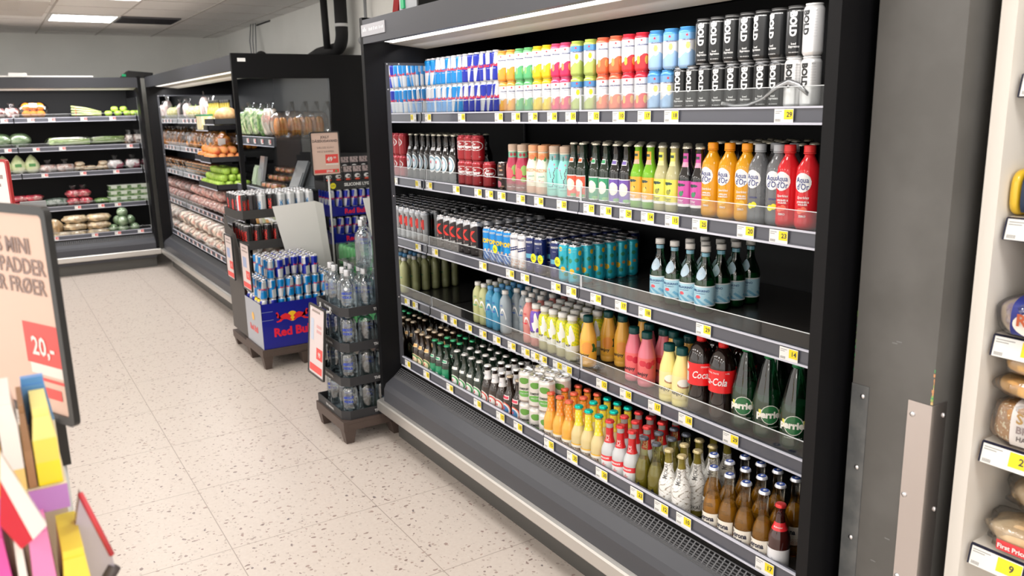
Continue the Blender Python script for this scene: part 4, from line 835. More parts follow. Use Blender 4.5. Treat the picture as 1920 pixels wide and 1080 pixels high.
sp('sun_mango', 1103, 1.868, M_ + 'at the shelf joint by the guard'); sp('sun_mango', 1141, 1.975, M_ + 'set back, left of the pair'); sp('sun_mango', 1167, 1.975, M_ + 'set back, right of the pair')
sp('sun_mango', 1168, 2.045, M_ + 'hidden behind the set-back pair'); sp('sun_mango', 1262, 1.975, M_ + 'second row behind the cream bottles, left'); sp('sun_mango', 1290, 1.975, M_ + 'second row behind the cream bottles, right')
sp('sun_mango', 1205, 2.045, M_ + 'third row behind the pink ones')
N_ = 'pink juice bottle with dark teal cap, '
sp('sun_pink', 1188, 1.900, N_ + 'front row left'); sp('sun_pink', 1212, 1.893, N_ + 'front row right'); sp('sun_pink', 1216, 1.972, N_ + 'second row left'); sp('sun_pink', 1243, 1.967, N_ + 'second row right')
C_ = 'pale yellow coconut juice bottle, '
sp('sun_coco', 1253, 1.853, C_ + 'left of the front two'); sp('sun_coco', 1277, 1.853, C_ + 'right of the front two')
sp('sun_coco', 1270, 1.920, C_ + 'behind the front two')
for px, X, t in ((1312, 1.865, 'front left one'), (1352, 1.866, 'front right one'), (1345, 1.955, 'behind, left one'), (1390, 1.95, 'behind, right one')): inst(SPEC['cola'], (X, y_at(px, X, Z4), Z4), math.radians(43 if px in (1312, 1390) else -45), 'large dark cola bottle with red label, ' + t, 'cola bottles')
for px, X, t in ((1395, 1.875, 'leftmost of three in front'), (1436, 1.872, 'middle of three in front'), (1487, 1.868, 'rightmost of three in front'), (1452, 1.97, 'second row, left'), (1500, 1.965, 'second row, right')): inst(SPEC['perrier'], (X, y_at(px, X, Z4), Z4), math.radians({1395: 22, 1436: 42}.get(px, 24)), 'tall green mineral water bottle, ' + t, 'large mineral water bottles')
# bottom deck
F5 = 1.686; Z5 = H - 1.268
L5 = [('be_brown', [782, 792, 803], 'brown beer bottle with gold cap', 5), ('be_green', [815, 826, 838], 'dark beer bottle with green cap', 5), ('be_white', [857, 871, 885, 899], 'green beer bottle with silver cap', 4), ('be_wrap', [914, 928, 942], 'brown beer bottle with white wrapped neck', 4), ('be_red', [956, 972], 'brown beer bottle with red neck label', 4)]
Ys = ys_px([p for a in L5 for p in a[1]], F5, Z5 + .200, .0592); k = 0
for key, p, d, rws in L5:
    n = len(p); stock(key, Ys[k:k + n], F5, Z5, d, 'bottom deck', rows=rws, spin=9, px_=.068); k += n
ys = ys_px([987, 1006, 1025], F5 + .006, Z5 + .25, .0665); stock('cider', ys, F5 + .006, Z5, 'white cider can with green tree', 'bottom deck', rows=2, tiers=2, spin=10, px_=.074)
L5 = [('bz_orange', [1040, 1057, 1074], 'orange drink bottle with orange cap', 3), ('bz_yellow', [1092, 1109, 1128], 'yellow drink bottle with turquoise cap', 3), ('ice_red', [1148, 1167, 1188], 'cloudy white bottle with red neck', 4), ('mk_clear', [1211, 1231], 'olive glass bottle with dark cap', 3), ('mk_white', [1255, 1279], 'white patterned bottle with brass cap', 4)]
Ys = ys_px([p for a in L5 for p in a[1]], F5, Z5 + .208, .0585); k = 0
for key, p, d, rws in L5:
    n = len(p); stock(key, Ys[k:k + n], F5, Z5, d, 'bottom deck', rows=rws, spin=8, px_=.066); k += n
Ys = ys_px([1338, 1368, 1399, 1433], F5 - .006, Z5 + .226, .0605); stock('corona', Ys, F5 - .006, Z5, 'golden beer bottle with white cap', 'bottom deck', rows=3, spin=8, px_=.066)
inst(SPEC['corona'], (F5 + .062, Ys[0] + .064, Z5), 0, 'golden beer bottle with white cap beside the patterned white bottles', 'golden beer bottles')
inst(SPEC['bud'], (F5 - .006, y_at(1467, F5, Z5 + .21), Z5), .1, 'red-capped brown beer bottle at the near end of the bottom deck'); 
# ---------------------------------------------------------------- displays standing between the two chillers
PAL = mat('brown_pallet_plastic', (.085, .060, .050), .5, bump=.2)
def pallet(x0, x1, y0, y1, label, group='quarter pallets', top=.135):
    r = empty('plastic_pallet', ((x0 + x1) / 2, (y0 + y1) / 2, 0)); w, d = (x1 - x0) / 2, (y1 - y0) / 2
    link('deck', MB().box(-w, w, -d, d, top - .05, top).box(-w + .02, w - .02, -d - .002, d + .002, top - .04, top - .015).build('pallet_deck', PAL), r)
    for sx, sy in ((-1, -1), (1, -1), (-1, 1), (1, 1), (0, -1), (0, 1)):
        cx, cy = sx * (w - .035), sy * (d - .035); q = .032 if sx else .05
        lg = MB(); v = [(-q, -q, top - .049), (q, -q, top - .049), (q, q, top - .049), (-q, q, top - .049), (-q * .62, -q * .62, 0), (q * .62, -q * .62, 0), (q * .62, q * .62, 0), (-q * .62, q * .62, 0)]
        lg.add([(a + cx, b + cy, c) for a, b, c in v], [(0, 1, 2, 3), (7, 6, 5, 4), (0, 4, 5, 1), (1, 5, 6, 2), (2, 6, 7, 3), (3, 7, 4, 0)]); link('leg', lg.build('pallet_leg', PAL), r)
    tag(r, label, 'pallet', group)
def tray(x0, x1, y0, y1, z, h, m, name, label, group, txt=None, tc=(.75, .75, .75), cut=0, floor=True):
    """open cardboard tray: rim of four thin walls, near-left corner chamfered"""
    mb = MB(); t = .004; c = cut
    out = [(x0 + c, y0), (x1, y0), (x1, y1), (x0, y1), (x0, y0 + c)] if c else [(x0, y0), (x1, y0), (x1, y1), (x0, y1)]
    cx, cy = (x0 + x1) / 2, (y0 + y1) / 2; inn = [(px + (t if px < cx else -t), py + (t if py < cy else -t)) for px, py in out]; n = len(out)
    v = [(*p, z) for p in out] + [(*p, z + h) for p in out] + [(*p, z) for p in inn] + [(*p, z + h) for p in inn]; f = []
    for i in range(n): j = (i + 1) % n; f += [(i, j, j + n, i + n), (i + n, j + n, j + 3 * n, i + 3 * n), (j + 2 * n, i + 2 * n, i + 3 * n, j + 3 * n)]
    mb.add(v, f, 0)
    if floor: mb.add([(*p, z + .001) for p in out] + [(*p, z + .004) for p in out], [tuple(range(n))[::-1], tuple(range(n, 2 * n))], 0)
    r = link(name, mb.build(name, m)); tag(r, label, 'tray', group)
    if txt:
        q = MB()
        for s_, sz, org, ux, wd in txt: text_flat(q, s_, sz, org, ux, (0, 0, 1), .0008, tc, bold=.04, width=wd)
        link('lettering', q.build('lettering', PRINT), r)
    return r
CARD = mat('black_cardboard', (.030, .030, .033), .5); WCARD = mat('white_cardboard', (.86, .85, .83), .6)
# --- clear bottles on stepped trays
pallet(1.325, 1.925, 3.685, 4.085, 'brown plastic pallet under the clear bottle display', top=.121)
vz = (-1.508, -1.336, -1.161, -.983)
for lv, z in enumerate(vz):
    x0, y0, x1, y1 = 1.335 + .010 * lv, 3.70 + .004 * lv, 1.915, 4.075; zz = H + z
    nm = ['lowest tray of', 'second tray from the floor of', 'third tray from the floor of', 'topmost tray of'][lv]
    tray(x0, x1, y0, y1, zz, .045, CARD, 'bottle_tray', f'black cardboard {nm} the clear bottle display', 'black bottle trays', [('THE ORIGINAL', .014, (x0 + .23, y0, zz + .023), (1, 0, 0), .16), ('THE ORIGINAL', .012, (x0, (y0 + y1) / 2 + .01, zz + .023), (0, -1, 0), .20)], (.6, .6, .6), cut=.035)
    key = 'vodka' if lv == 3 else 'vodka_low'
    for i in range(6):
        for j in range(4):
            if lv < 3 and not (i == 0 or j == 0): continue
            px_ = x0 + .058 + i * .088 + (j % 2) * .012; py_ = y0 + .050 + j * .086
            if px_ > x1 - .042 or py_ > y1 - .040: continue
            inst(SPEC[key], (px_, py_, zz + .005), math.radians((30, 75, 190)[(i * 2 + j) % 3] - 20), f"clear spirits bottle, {['lowest', 'second', 'third', 'top'][lv]} tray, {ORD[j]} from the front, {ORD[i]} from the aisle", 'clear spirits bottles')
sh = tray(1.49, 1.90, 3.72, 4.06, H - .983 + .2285, .003, clear('clear_sheet', (.9, .93, .94), .12, .05), 'divider_sheet', 'clear divider sheet lying on the top tray bottles', None)
for i, (x, y) in enumerate(((1.545, 3.84), (1.64, 3.80), (1.735, 3.84), (1.60, 3.95), (1.70, 3.96), (1.80, 3.93))):
    inst(SPEC['vodka'], (x, y, H - .983 + .233), math.radians((120, 140, 150, 30, 100, 60)[i]), f"clear spirits bottle standing on top of the display, {ORD[i]} from the aisle", 'clear spirits bottles')
# --- blue energy drink box
pallet(1.345, 1.945, 5.155, 5.545, 'brown plastic pallet under the blue energy drink box', top=.134)
NB = mat('blue_cardboard', (.006, .010, .26), .35, coat=.3)
bx_ = empty('display_box', (1.645, 5.35, H - 1.495)); w, d, hh = .285, .185, .300
bb = MB().box(-w, w, -d, d, 0, hh - .10)
for q in ((-w, -w + .004, -d, d), (w - .004, w, -d, d), (-w, w, -d, -d + .004), (-w, w, d - .004, d)): bb.box(*q, hh - .10, hh)
link('body', bb.build('box_body', NB), bx_)
link('side_panel', MB().box(-w - .0015, -w - .0002, -d, d, .0, hh).build('side_panel', mat('silver_card', (.45, .47, .52), .4, .2)), bx_)
lg = MB(); CX = -.085
text_flat(lg, 'Red Bull', .055, (CX, -d, .105), (1, 0, 0), (0, 0, 1), .001, (.80, .01, .05), bold=.045, width=.26)
def disc(mb, c, r, col, off, n=28): mb.add([(c[0] + r * math.cos(2 * PI * i / n), -d - off, c[1] + r * math.sin(2 * PI * i / n)) for i in range(n)], [tuple(range(n))], 0, col)
disc(lg, (CX, .200), .034, (.95, .55, .02), .0008)
for s_ in (-1, 1):
    bull = [(.0, .0), (.018, .018), (.04, .024), (.062, .016), (.078, .004), (.090, -.004), (.097, .004), (.090, .018), (.094, .030), (.100, .024), (.101, .034), (.090, .038), (.082, .020), (.084, .004), (.070, -.004), (.080, -.018), (.102, -.024), (.096, -.032), (.072, -.028), (.052, -.014), (.034, -.016), (.018, -.024), (.006, -.032), (-.002, -.024), (.010, -.012)]
    P_ = [(CX + s_ * (p[0] + .006), -d - .0014, .200 + p[1]) for p in bull]; P_ = P_ if s_ > 0 else P_[::-1]; lg.add(P_, [tuple(range(len(P_)))], 0, (.78, .02, .03))
link('logo', lg.build('logo', PRINT), bx_)
q = MB(); text_flat(q, 'Red Bull', .040, (-w - .0015, .01, .11), (0, -1, 0), (0, 0, 1), .001, (.80, .12, .12), bold=.045, width=.20)
n = 24; q.add([(-w - .003, .01 - .028 * math.cos(2 * PI * i / n), .19 + .028 * math.sin(2 * PI * i / n)) for i in range(n)], [tuple(range(n))], 0, (.9, .5, .1)); link('side_logo', q.build('side_logo', PRINT), bx_)
for i in range(2): link('tape', MB().box(-w - .002, -w + .075, -d - .0012, -d - .0002, .19 + i * .055, .193 + i * .055).build('tape', mat('tape_line', (.25, .28, .5), .3)), bx_)
tag(bx_, 'blue energy drink display box with sun and bulls logo', 'display box')
cz = [H - 1.495 + .201, H - 1.495 + .201 + .128, H - 1.495 + .201 + .256]
for lv in range(3):
    for i in range(10):
        for j in range(6):
            x, y = 1.645 - w + .033 + i * .0585, 5.35 - d + .033 + j * .0600
            if x > 1.645 + w - .028 or y > 5.35 + d - .028: continue
            if lv == 2 and (i < 1 or i > 6 or (i, j) in ((3, 0), (4, 0))): continue
            if lv == 0 and not (i == 0 or j == 0): continue
            if lv == 1 and not (i < 2 or j < 2 or i > 6): continue
            key = 'rb_blue' if (lv == 2 and i > 1) or (lv == 0 and i < 2) else 'rb_light'
            if lv == 0 and i == 0 and j > 0: key = 'sp_yellow' if j < 3 else 'rb_blue'
            nm = {'rb_blue': 'dark blue energy can', 'rb_light': 'light blue energy can', 'sp_yellow': 'yellow topped can'}[key]
            inst(SPEC[key], (x, y, cz[lv]), math.radians(25 + 23 * ((i * 5 + j * 3 + lv) % 7)), f"{nm} in the blue box, {['lowest', 'middle', 'top'][lv]} layer, {ORD[j]} from front, {ORD[i]} from aisle", 'energy cans in the blue display box')
hd = MB(); k_ = 5.515 / 5.6; fr = [(1.62 * k_, -.623 * k_), (1.924 * k_, -.607 * k_), (1.975 * k_, -1.10 * k_), (1.72 * k_, -1.10 * k_)]
v = [(x, 5.538, H + z) for x, z in fr] + [(x + (.055 if n_ in (1, 2) else .04), 5.552, H + z - .02) for n_, (x, z) in enumerate(fr)]
hd.add(v, [(0, 3, 2, 1), (4, 5, 6, 7), (0, 1, 5, 4), (1, 2, 6, 5), (2, 3, 7, 6), (3, 0, 4, 7)]); o = link('display_header', hd.build('display_header', WCARD))
link('flap', MB().prism([(1.924 * k_, H - .607 * k_), (1.99 * k_, H - .633 * k_), (2.02 * k_, H - 1.06 * k_), (1.975 * k_, H - 1.10 * k_)], 5.553, 5.557, 'y').build('header_flap', WCARD), o)
tag(o, 'blank white cardboard header rising behind the blue energy drink box', 'display header')
# --- tiered can display
pallet(1.355, 1.955, 5.565, 5.955, 'brown plastic pallet under the black and red can display', top=.104)
for lv, z in enumerate((-1.49, -1.285, -1.075, -.865, -.655)):
    x0, x1, y0, y1 = 1.375 if lv == 4 else 1.40, 1.95, 5.575, 5.945; zz = H + z - .035
    tray(x0, x1, y0, y1, zz, .060, mat('grey_black_card', (.045, .043, .042), .55), 'can_tray', f"black tray of tall energy cans, {['lowest', 'second', 'third', 'fourth', 'topmost'][lv]} from the floor", 'black can trays', cut=.03)
    for i in range(8):
        for j in range(5):
            if lv < 3 and not (j == 0 or i == 0): continue
            if lv == 3 and not (j == 0 or i == 0): continue
            x, y = x0 + .040 + i * .0665, y0 + .040 + j * .0700
            if x > x1 - .034 or y > y1 - .033: continue
            key = 'magic_red'
            if lv == 4: key = 'magic_flag' if (i + j) % 4 == 0 and i < 2 and j < 3 else ('magic_white' if i > 3 or (i == 2 and j == 0) else 'magic_red')
            inst(SPEC[key], (x, y, zz + .0045), math.radians((0, 18, -15, 40, 8)[(i * 2 + j) % 5] if lv == 4 else 4 * ((i + j) % 3)), f"{'white' if key == 'magic_white' else 'black and red' if key == 'magic_red' else 'striped'} tall energy can, {['lowest', 'second', 'third', 'fourth', 'top'][lv]} tray, {ORD[j]} from front, {ORD[i]} from aisle", 'tall energy cans in the tiered display')
sd = [(5.565, H - 1.50), (5.955, H - 1.50), (5.955, H - .68), (5.90, H - .70), (5.84, H - .76), (5.76, H - .775), (5.68, H - .80), (5.62, H - .88), (5.60, H - .97), (5.595, H - 1.15), (5.565, H - 1.16)]
sdm = MB().prism(sd, 1.366, 1.371, 'x'); o = link('side_board', sdm.build('display_side', mat('grey_card', (.075, .068, .064), .5))); tag(o, 'dark curved side panel of the tiered can display', 'display panel')
# --- framed price cards
def card(name, c, w_, h_, ux, uz, lines, label, frame=(.03, .03, .03), pole=None, bg=(.72, .52, .44), fw=.008, cat='price sign'):
    """framed card: c centre of the face, ux reading direction, uz up"""
    r = empty(name, c); ux = Vector(ux).normalized(); uz = Vector(uz).normalized(); n = ux.cross(uz)
    B = lambda a, b, e=0: tuple(ux * a + uz * b + n * e)
    f = MB(); W, Hh = w_ / 2, h_ / 2; cr = .012
    def rr(W, Hh, cr): 
        o_ = []
        for cx, cy, a0 in ((W - cr, Hh - cr, 0), (-W + cr, Hh - cr, 90), (-W + cr, -Hh + cr, 180), (W - cr, -Hh + cr, 270)):
            for k in range(6): t = math.radians(a0 + 18 * k); o_.append((cx + cr * math.cos(t), cy + cr * math.sin(t)))
        return o_
    o1 = rr(W, Hh, cr); i1 = rr(W - fw, Hh - fw, cr * .6); m_ = len(o1)
    v = [B(a, b, .004) for a, b in o1] + [B(a, b, .004) for a, b in i1] + [B(a, b, -.006) for a, b in o1] + [B(a, b, -.006) for a, b in i1]; fs = []
    for k in range(m_): j = (k + 1) % m_; fs += [(k, j, j + m_, k + m_), (k + 2 * m_, j + 2 * m_, j, k), (k + m_, j + m_, j + 3 * m_, k + 3 * m_), (j + 2 * m_, k + 2 * m_, k + 3 * m_, j + 3 * m_)]
    f.add(v, fs); link('frame', f.build('card_frame', mat('frame_%g' % frame[0], frame, .35)), r)
    b = MB(); b.add([B(a, c_, 0) for a, c_ in i1] + [B(a, c_, -.003) for a, c_ in i1], [tuple(range(m_)), tuple(range(2 * m_ - 1, m_ - 1, -1))], 0, bg)
    for L in lines:
        if L[0] == 'box': _, x0, y0, x1, y1, col = L; b.add([B(x0 * w_, y0 * h_, .0006), B(x1 * w_, y0 * h_, .0006), B(x1 * w_, y1 * h_, .0006), B(x0 * w_, y1 * h_, .0006)], [(0, 1, 2, 3)], 0, col)
        else: s_, sz, x, y, col, wd = L[:6]; text_flat(b, s_, sz * h_, B(x * w_, y * h_), ux, uz, .0014, col, bold=L[6] if len(L) > 6 else .02, width=wd * w_)
    link('card', b.build('card_face', PRINT), r)
    if pole:
        p = MB(); px_, y2 = B(0, -Hh)[0], 0; p.tube([B(pole * w_, -Hh, -.004), (B(pole * w_, -Hh, -.004)[0], B(pole * w_, -Hh, -.004)[1], -c[2] + .006)], .007, 10); link('pole', p.build('pole', mat('pole_grey', (.62, .62, .60), .35)), r)
        bp = B(pole * w_, -Hh, -.004); link('base', MB().box(bp[0] - .06, bp[0] + .06, bp[1] - .05, bp[1] + .05, -c[2], -c[2] + .006).build('pole_base', clear('pole_base_clear', (.78, .88, .92), .1, .1)), r)
    tag(r, label, cat); return r
DK = (.10, .08, .08); RB_ = (.80, .08, .07); LW = (.85, .78, .74)
SPAR = [('box', -.42, -.44, .42, -.36, RB_), ('SPAR', .050, .10, -.40, LW, .3, .04), ('▲', .05, .32, -.40, (.05, .40, .15), .1)]
P0 = onY(580, 248, 5.6); P1 = onY(633, 246, 5.6); cx = (P0.x + P1.x) / 2 + .004
card('price_sign', (cx, 5.6, H - .281), .212, .305, (1, .0, .004), (-.004, 0, 1), [('JOLLY', .055, 0, .38, DK, .5), ('DÅSESODAVAND', .055, 0, .29, DK, .92), ('SÆLGES KUN I', .045, 0, .14, (.30, .22, .2), .7, .0), ('HELE RAMMER', .045, 0, .05, (.30, .22, .2), .7, .0), ('box', -.02, -.22, .42, -.02, RB_), ('49', .10, .12, -.125, LW, .22, .03), ('00', .045, .30, -.095, LW, .12), ('box', -.02, -.26, .42, -.235, LW)] + SPAR, 'pole price sign reading 49, beside the glass chiller end', pole=.05)
STK = (.35, .28, .26)
pg = [('box', -.30, .38, .20, .41, STK), ('box', -.34, .31, .30, .34, STK), ('box', -.30, -.02, .10, .20, (.35, .42, .62)), ('box', -.05, -.26, .38, -.08, RB_), ('15', .07, .16, -.17, LW, .3), ('box', -.42, -.45, .42, -.34, RB_)]
card('price_card', (1.305, 5.215, H - .945), .212, .305, (0, -1, 0), (0, 0, 1), pg, 'small framed price card on a pole before the blue box side', pole=.0, bg=(.72, .60, .58))
card('price_card', (1.315, 5.665, H - .945), .200, .305, (0, -1, 0), (0, 0, 1), pg, 'small framed price card on a pole before the tiered display', pole=.0, bg=(.70, .60, .58))
card('price_card', (1.302, 3.935, H - 1.142), .232, .372, (0, -1, 0), (.09, 0, 1), [('box', -.30, .40, .20, .43, STK), ('box', -.36, .0, -.18, .30, (.55, .62, .75)), ('box', .0, .20, .30, .24, (.70, .40, .40)), ('box', .0, .13, .30, .17, (.70, .40, .40)), ('box', -.0, -.24, .38, -.08, RB_), ('99', .07, .19, -.165, LW, .3), ('box', -.42, -.44, .36, -.34, RB_)], 'framed price card hung on the trays of the clear bottle display', bg=(.74, .64, .64), fw=.010); vc = [o for o in bpy.data.objects if o.name.startswith('price_card')][-1]
for s_ in (-.07, .07): link('clip', MB().box(.010, .0665, s_ - .006, s_ + .006, .158, .166).box(.056, .060, s_ - .006, s_ + .006, .150, .186).build('card_clip', WHITEPL), vc)
# --- behind: shrink-wrapped green multipacks, energy drink cases, lighter box
GB = mat('green_can_pack', (.10, .42, .14), .3, .1, coat=.6); LGB = mat('pale_green_pack', (.35, .62, .38), .3, coat=.6)
pallet(1.99, 2.55, 4.62, 5.42, 'brown pallet under the green shrink-wrapped packs')
for lv in range(4):
    for b_ in range(2):
        r = empty('can_multipack', (2.12 + .29 * b_ - .0, 5.02, .136 + lv * .152)); k = 0
        for i in range(4):
            for j in range(12):
                if lv < 2 and not i == 0: continue
                if not (i == 0 or j == 0 or lv == 3): continue
                q = MB().lathe([(.026, 0), (.032, .012), (.032, .122), (.024, .143), (.022, .146)], 14); k += 1
                if lv == 3 and b_ == 0 and i == 0 and j == 0: gme = None
                if 'GCAN' not in globals(): globals()['GCAN'] = q.build('green_can', GB)
                link('can', GCAN, r, (-.10 + i * .0665, -.37 + j * .0665, 0))
        link('shrink_wrap', MB().box(-.137, .137, -.406, .40, -.001, .150).build('shrink_wrap', clear('shrink_film', (.86, .95, .88), .10, .2, .5, 25)), r)
        tag(r, f"shrink-wrapped pack of green cans, {['lowest', 'second', 'third', 'topmost'][lv]} layer, {'aisle' if b_ == 0 else 'wall'} side", 'multipack', 'green can multipacks')
hd = MB().prism([(2.17, H - .585), (2.46, H - .585), (2.46, H - .878), (2.225, H - .878)], 5.33, 5.337, 'y'); o = link('display_header', hd.build('display_header', WCARD)); tag(o, 'white cardboard header standing on the green packs', 'display header')
for lv, zt in ((1, -.735), (0, -.935)):
    r = empty('can_case', (2.27, 5.78, H + zt)); x0, x1 = -.235, .24
    link('carton', MB().prism([(x0, 0), (x1, 0), (x1, .078), (x1 - .06, .062), (x0 + .1, .062), (x0, .085)], -.13, .13, 'y').build('case_carton', NB), r)
    q = MB(); text_flat(q, 'Red Bull  24x', .036, (.02, -.13, .034), (1, 0, 0), (0, 0, 1), .001, (.80, .02, .06), bold=.04, width=.36); link('lettering', q.build('lettering', PRINT), r)
    for i in range(8):
        for j in range(4 if lv else 1):
            o = link('can', SPEC['rb_blue']['parts'][0][1], r, (x0 + .032 + i * .059, -.098 + j * .062, .063)); o.rotation_euler = (0, 0, math.radians(60 + 9 * (i % 3))); link('lid', SPEC['rb_blue']['parts'][1][1], o)
    tag(r, f"blue case of energy drink cans, {'upper' if lv else 'lower'} of the stack", 'drinks case', 'blue drinks cases')
o = link('stand', MB().box(2.05, 2.50, 5.66, 5.90, 0, H - .937).build('stand', CARD)); o.name = 'display_plinth'; tag(o, 'black plinth under the blue drinks cases', 'plinth')
r = empty('lighter_box', (2.27, 5.78, H - .545)); link('tray', MB().box(-.25, .22, -.12, .10, .0, .06).prism([(-.25, .06), (.22, .06), (.22, .24), (-.25, .26)], .09, .10, 'y').build('lighter_tray', CARD), r)
q = MB(); text_flat(q, 'SILICONE LYGTER', .022, (.02, -.12, .035), (1, 0, 0), (0, 0, 1), .001, (.80, .80, .80), bold=.04, width=.26); text_flat(q, '- ---- ------- --------', .008, (.02, -.12, .014), (1, 0, 0), (0, 0, 1), .001, (.6, .6, .6), width=.26)
n = 24; q.add([(-.19 + .022 * math.cos(2 * PI * i / n), -.1215, .03 + .022 * math.sin(2 * PI * i / n)) for i in range(n)], [tuple(range(n))], 0, (.88, .78, .02)); text_flat(q, '15.95', .009, (-.19, -.1222, .03), (1, 0, 0), (0, 0, 1), .0005, DK)
link('lettering', q.build('lettering', PRINT), r); tag(r, 'black open box labelled for silicone lighters', 'lighter box')
lm = MB(); lm.box(-.034, .034, -.006, .006, 0, .105, 0, (.03, .03, .035)); lm.add([(-.032, -.0066, .060), (.032, -.0066, .060), (.032, -.0066, .100), (-.032, -.0066, .100)], [(0, 1, 2, 3)], 0, (.50, .40, .40))
for i in range(14): a_, b_ = -.028 + (i * 37 % 56) / 1000, .064 + (i * 23 % 32) / 1000; lm.add([(a_, -.007, b_), (a_ + .007, -.007, b_), (a_ + .007, -.007, b_ + .004), (a_, -.007, b_ + .004)], [(0, 1, 2, 3)], 0, (.05, .05, .05))
lm.blob(.0, -.007, .030, .022, .003, .016, 0, (.75, .75, .75), nu=14, nv=8); lm.blob(.006, -.009, .030, .012, .003, .006, 0, (.05, .05, .05), nu=10, nv=6); lm.blob(0, -.008, .006, .02, .004, .008, 0, (.72, .10, .06), nu=12, nv=6)
lme = lm.build('lighter_pack', PRINT)
for i in range(6):
    for j in range(2):
        o = link('lighter_pack', lme, None, (2.27 - .205 + i * .073, 5.70 + j * .05, H - .483 + j * .065)); tag(o, f"black blister pack in the lighter box, {['front', 'rear'][j]} row, {ORD[i]} from left", 'lighter', 'lighter packs')
# ---------------------------------------------------------------- fruit and vegetable chillers
B2 = chiller('display_chiller', 'black produce chiller with glass end, second from the camera', 6.0, 9.585, 0, near='glass', tube=.9)
C3 = chiller('display_chiller', 'black vegetable chiller across the far end of the room', 0, 3.9, 0, mirror='near', tube=.35)
C3.rotation_euler = (0, 0, PI / 2); C3.location = (1.495, 9.63, 0)
led(6.1, 9.5, k=3.2); o = area('canopy_led', (-.45, 9.80, H + .285), 3.7, .05, LED_W * 16, (0, .42, -1), (1, .98, .97))
for t_, loc in (('white blank sticker on the produce chiller glass end corner', (1.60, 5.9985, H + .375)),):
    o = link('sticker', MB().box(-.028, .028, -.0012, 0, -.012, .012).build('sticker', WHITEPL), None, loc); tag(o, t_, 'sticker')
mb = MB().prism([(9.625, H + .41), (9.625, H + .425), (9.640, H + .425), (9.640, H + .41)], -.9, 1.05, 'x')
o = link('cable_duct', mb.build('cable_duct', WHITEPL)); link('junction', MB().box(.30, .46, 9.612, 9.64, H + .412, H + .450).build('junction', WHITEPL), o); tag(o, 'thin white cable duct along the top of the far chiller', 'cable duct')
tb = empty('controller_box', (1.42, 9.78, H + .41)); link('housing', MB().prism([(-.10, 0), (.22, 0), (.22, .05), (-.02, .07)], -.08, .08, 'y').build('housing', BLACKPL), tb); link('switch', MB().box(-.09, -.05, -.085, -.08, .01, .035).build('switch', MAT['green_switch']), tb); tag(tb, 'small black controller box where the two produce chillers meet', 'controller')
ZB = {1: H - .030, 2: H - .325, 3: H - .600, 4: H - .945, 5: H - 1.207}
nm2 = {1: 'top', 2: 'second', 3: 'third', 4: 'fourth', 5: 'bottom'}
for s_ in range(1, 6):
    xr = 1.64 if s_ == 5 else 1.81; ya, yb = 7.80 if s_ < 5 else 6.05, 9.54
    if s_ < 4: ya = 8.12
    shelf_unit('produce_shelf', xr, ya, yb, ZB[s_], f"{nm2[s_]} shelf on the far side of the glass-ended produce chiller", [ya + .15 + .19 * i for i in range(int((yb - ya - .2) / .19))], depth=.75 if s_ == 5 else .58, tms=TMR, guard=.04, group='produce chiller shelves', dz=.04 if s_ == 5 else 0)
for i, z in enumerate((-.170, -.575, -.90)):
    shelf_unit('produce_shelf', 1.80, 6.05, (7.12, 7.22, 7.75)[i], H + z, f"{['top', 'middle', 'lowest'][i]} shelf seen through the glass end of the produce chiller", [6.14 + .2 * k for k in range(5)], depth=.45, tms=TMR, guard=0, railh=.07, group='shelves behind the glass end')
# --- produce
def film(n='bag_film'): return FILM
ORAN = noisy('orange_peel', (.86, .26, .02), (.92, .36, .04), 60, .45, .3); LIME = noisy('green_apple', (.34, .56, .06), (.50, .68, .12), 12, .35, .4); PEACH = noisy('peach_skin', (.86, .42, .12), (.80, .16, .08), 8, .5); CABB = noisy('cabbage_leaf', (.20, .36, .16), (.46, .60, .36), 10, .5, .5, stretch=(1, 1, 3)); PALEG = noisy('pale_cabbage', (.62, .70, .38), (.78, .80, .58), 9, .5, .3)
CARR = noisy('carrot_skin', (.92, .28, .02), (.95, .42, .06), 20, .5, .6); PINKB = noisy('red_onion_net', (.62, .22, .20), (.84, .62, .52), 40, .45, .5, lo=.35, hi=.65); WHITB = noisy('root_veg_bag', (.78, .66, .54), (.80, .34, .26), 14, .4, .6, lo=.50, hi=.62); POTA = noisy('potato_skin', (.70, .48, .26), (.84, .68, .44), 25, .5, .5); RADI = noisy('radish_red', (.72, .06, .10), (.84, .45, .42), 22, .4, .6, lo=.5, hi=.65); CEL = noisy('celery_stalk', (.34, .54, .14), (.70, .78, .46), 18, .45, .5, stretch=(.3, 3, 3)); ASP = noisy('asparagus_stalk', (.34, .46, .14), (.62, .56, .34), 30, .5, .3, stretch=(.4, 3, 3)); MUSH = noisy('mushroom_cap', (.78, .68, .52), (.50, .34, .22), 20, .6); BREADM = noisy('bread_crust', (.66, .40, .18), (.80, .58, .32), 16, .6); DKP = noisy('dark_pack', (.30, .10, .10), (.62, .48, .44), 30, .4, .6); LEAFG = noisy('leafy_green', (.10, .28, .06), (.34, .52, .16), 40, .5, .5); BROC = noisy('mixed_greens', (.16, .34, .10), (.66, .70, .40), 45, .5, .5); ONI = noisy('shallot_skin', (.66, .36, .14), (.80, .56, .30), 20, .4, .4)
def lumps(pts, r, m, name, sq=(1, 1, 1), amp=.04, nu=14, nv=9):
    q = MB()
    for i, (x, y, z) in enumerate(pts): q.blob(x, y, z, r * sq[0], r * sq[1], r * sq[2], amp=amp, seed=i, nu=nu, nv=nv)
    return q.build(name, m)
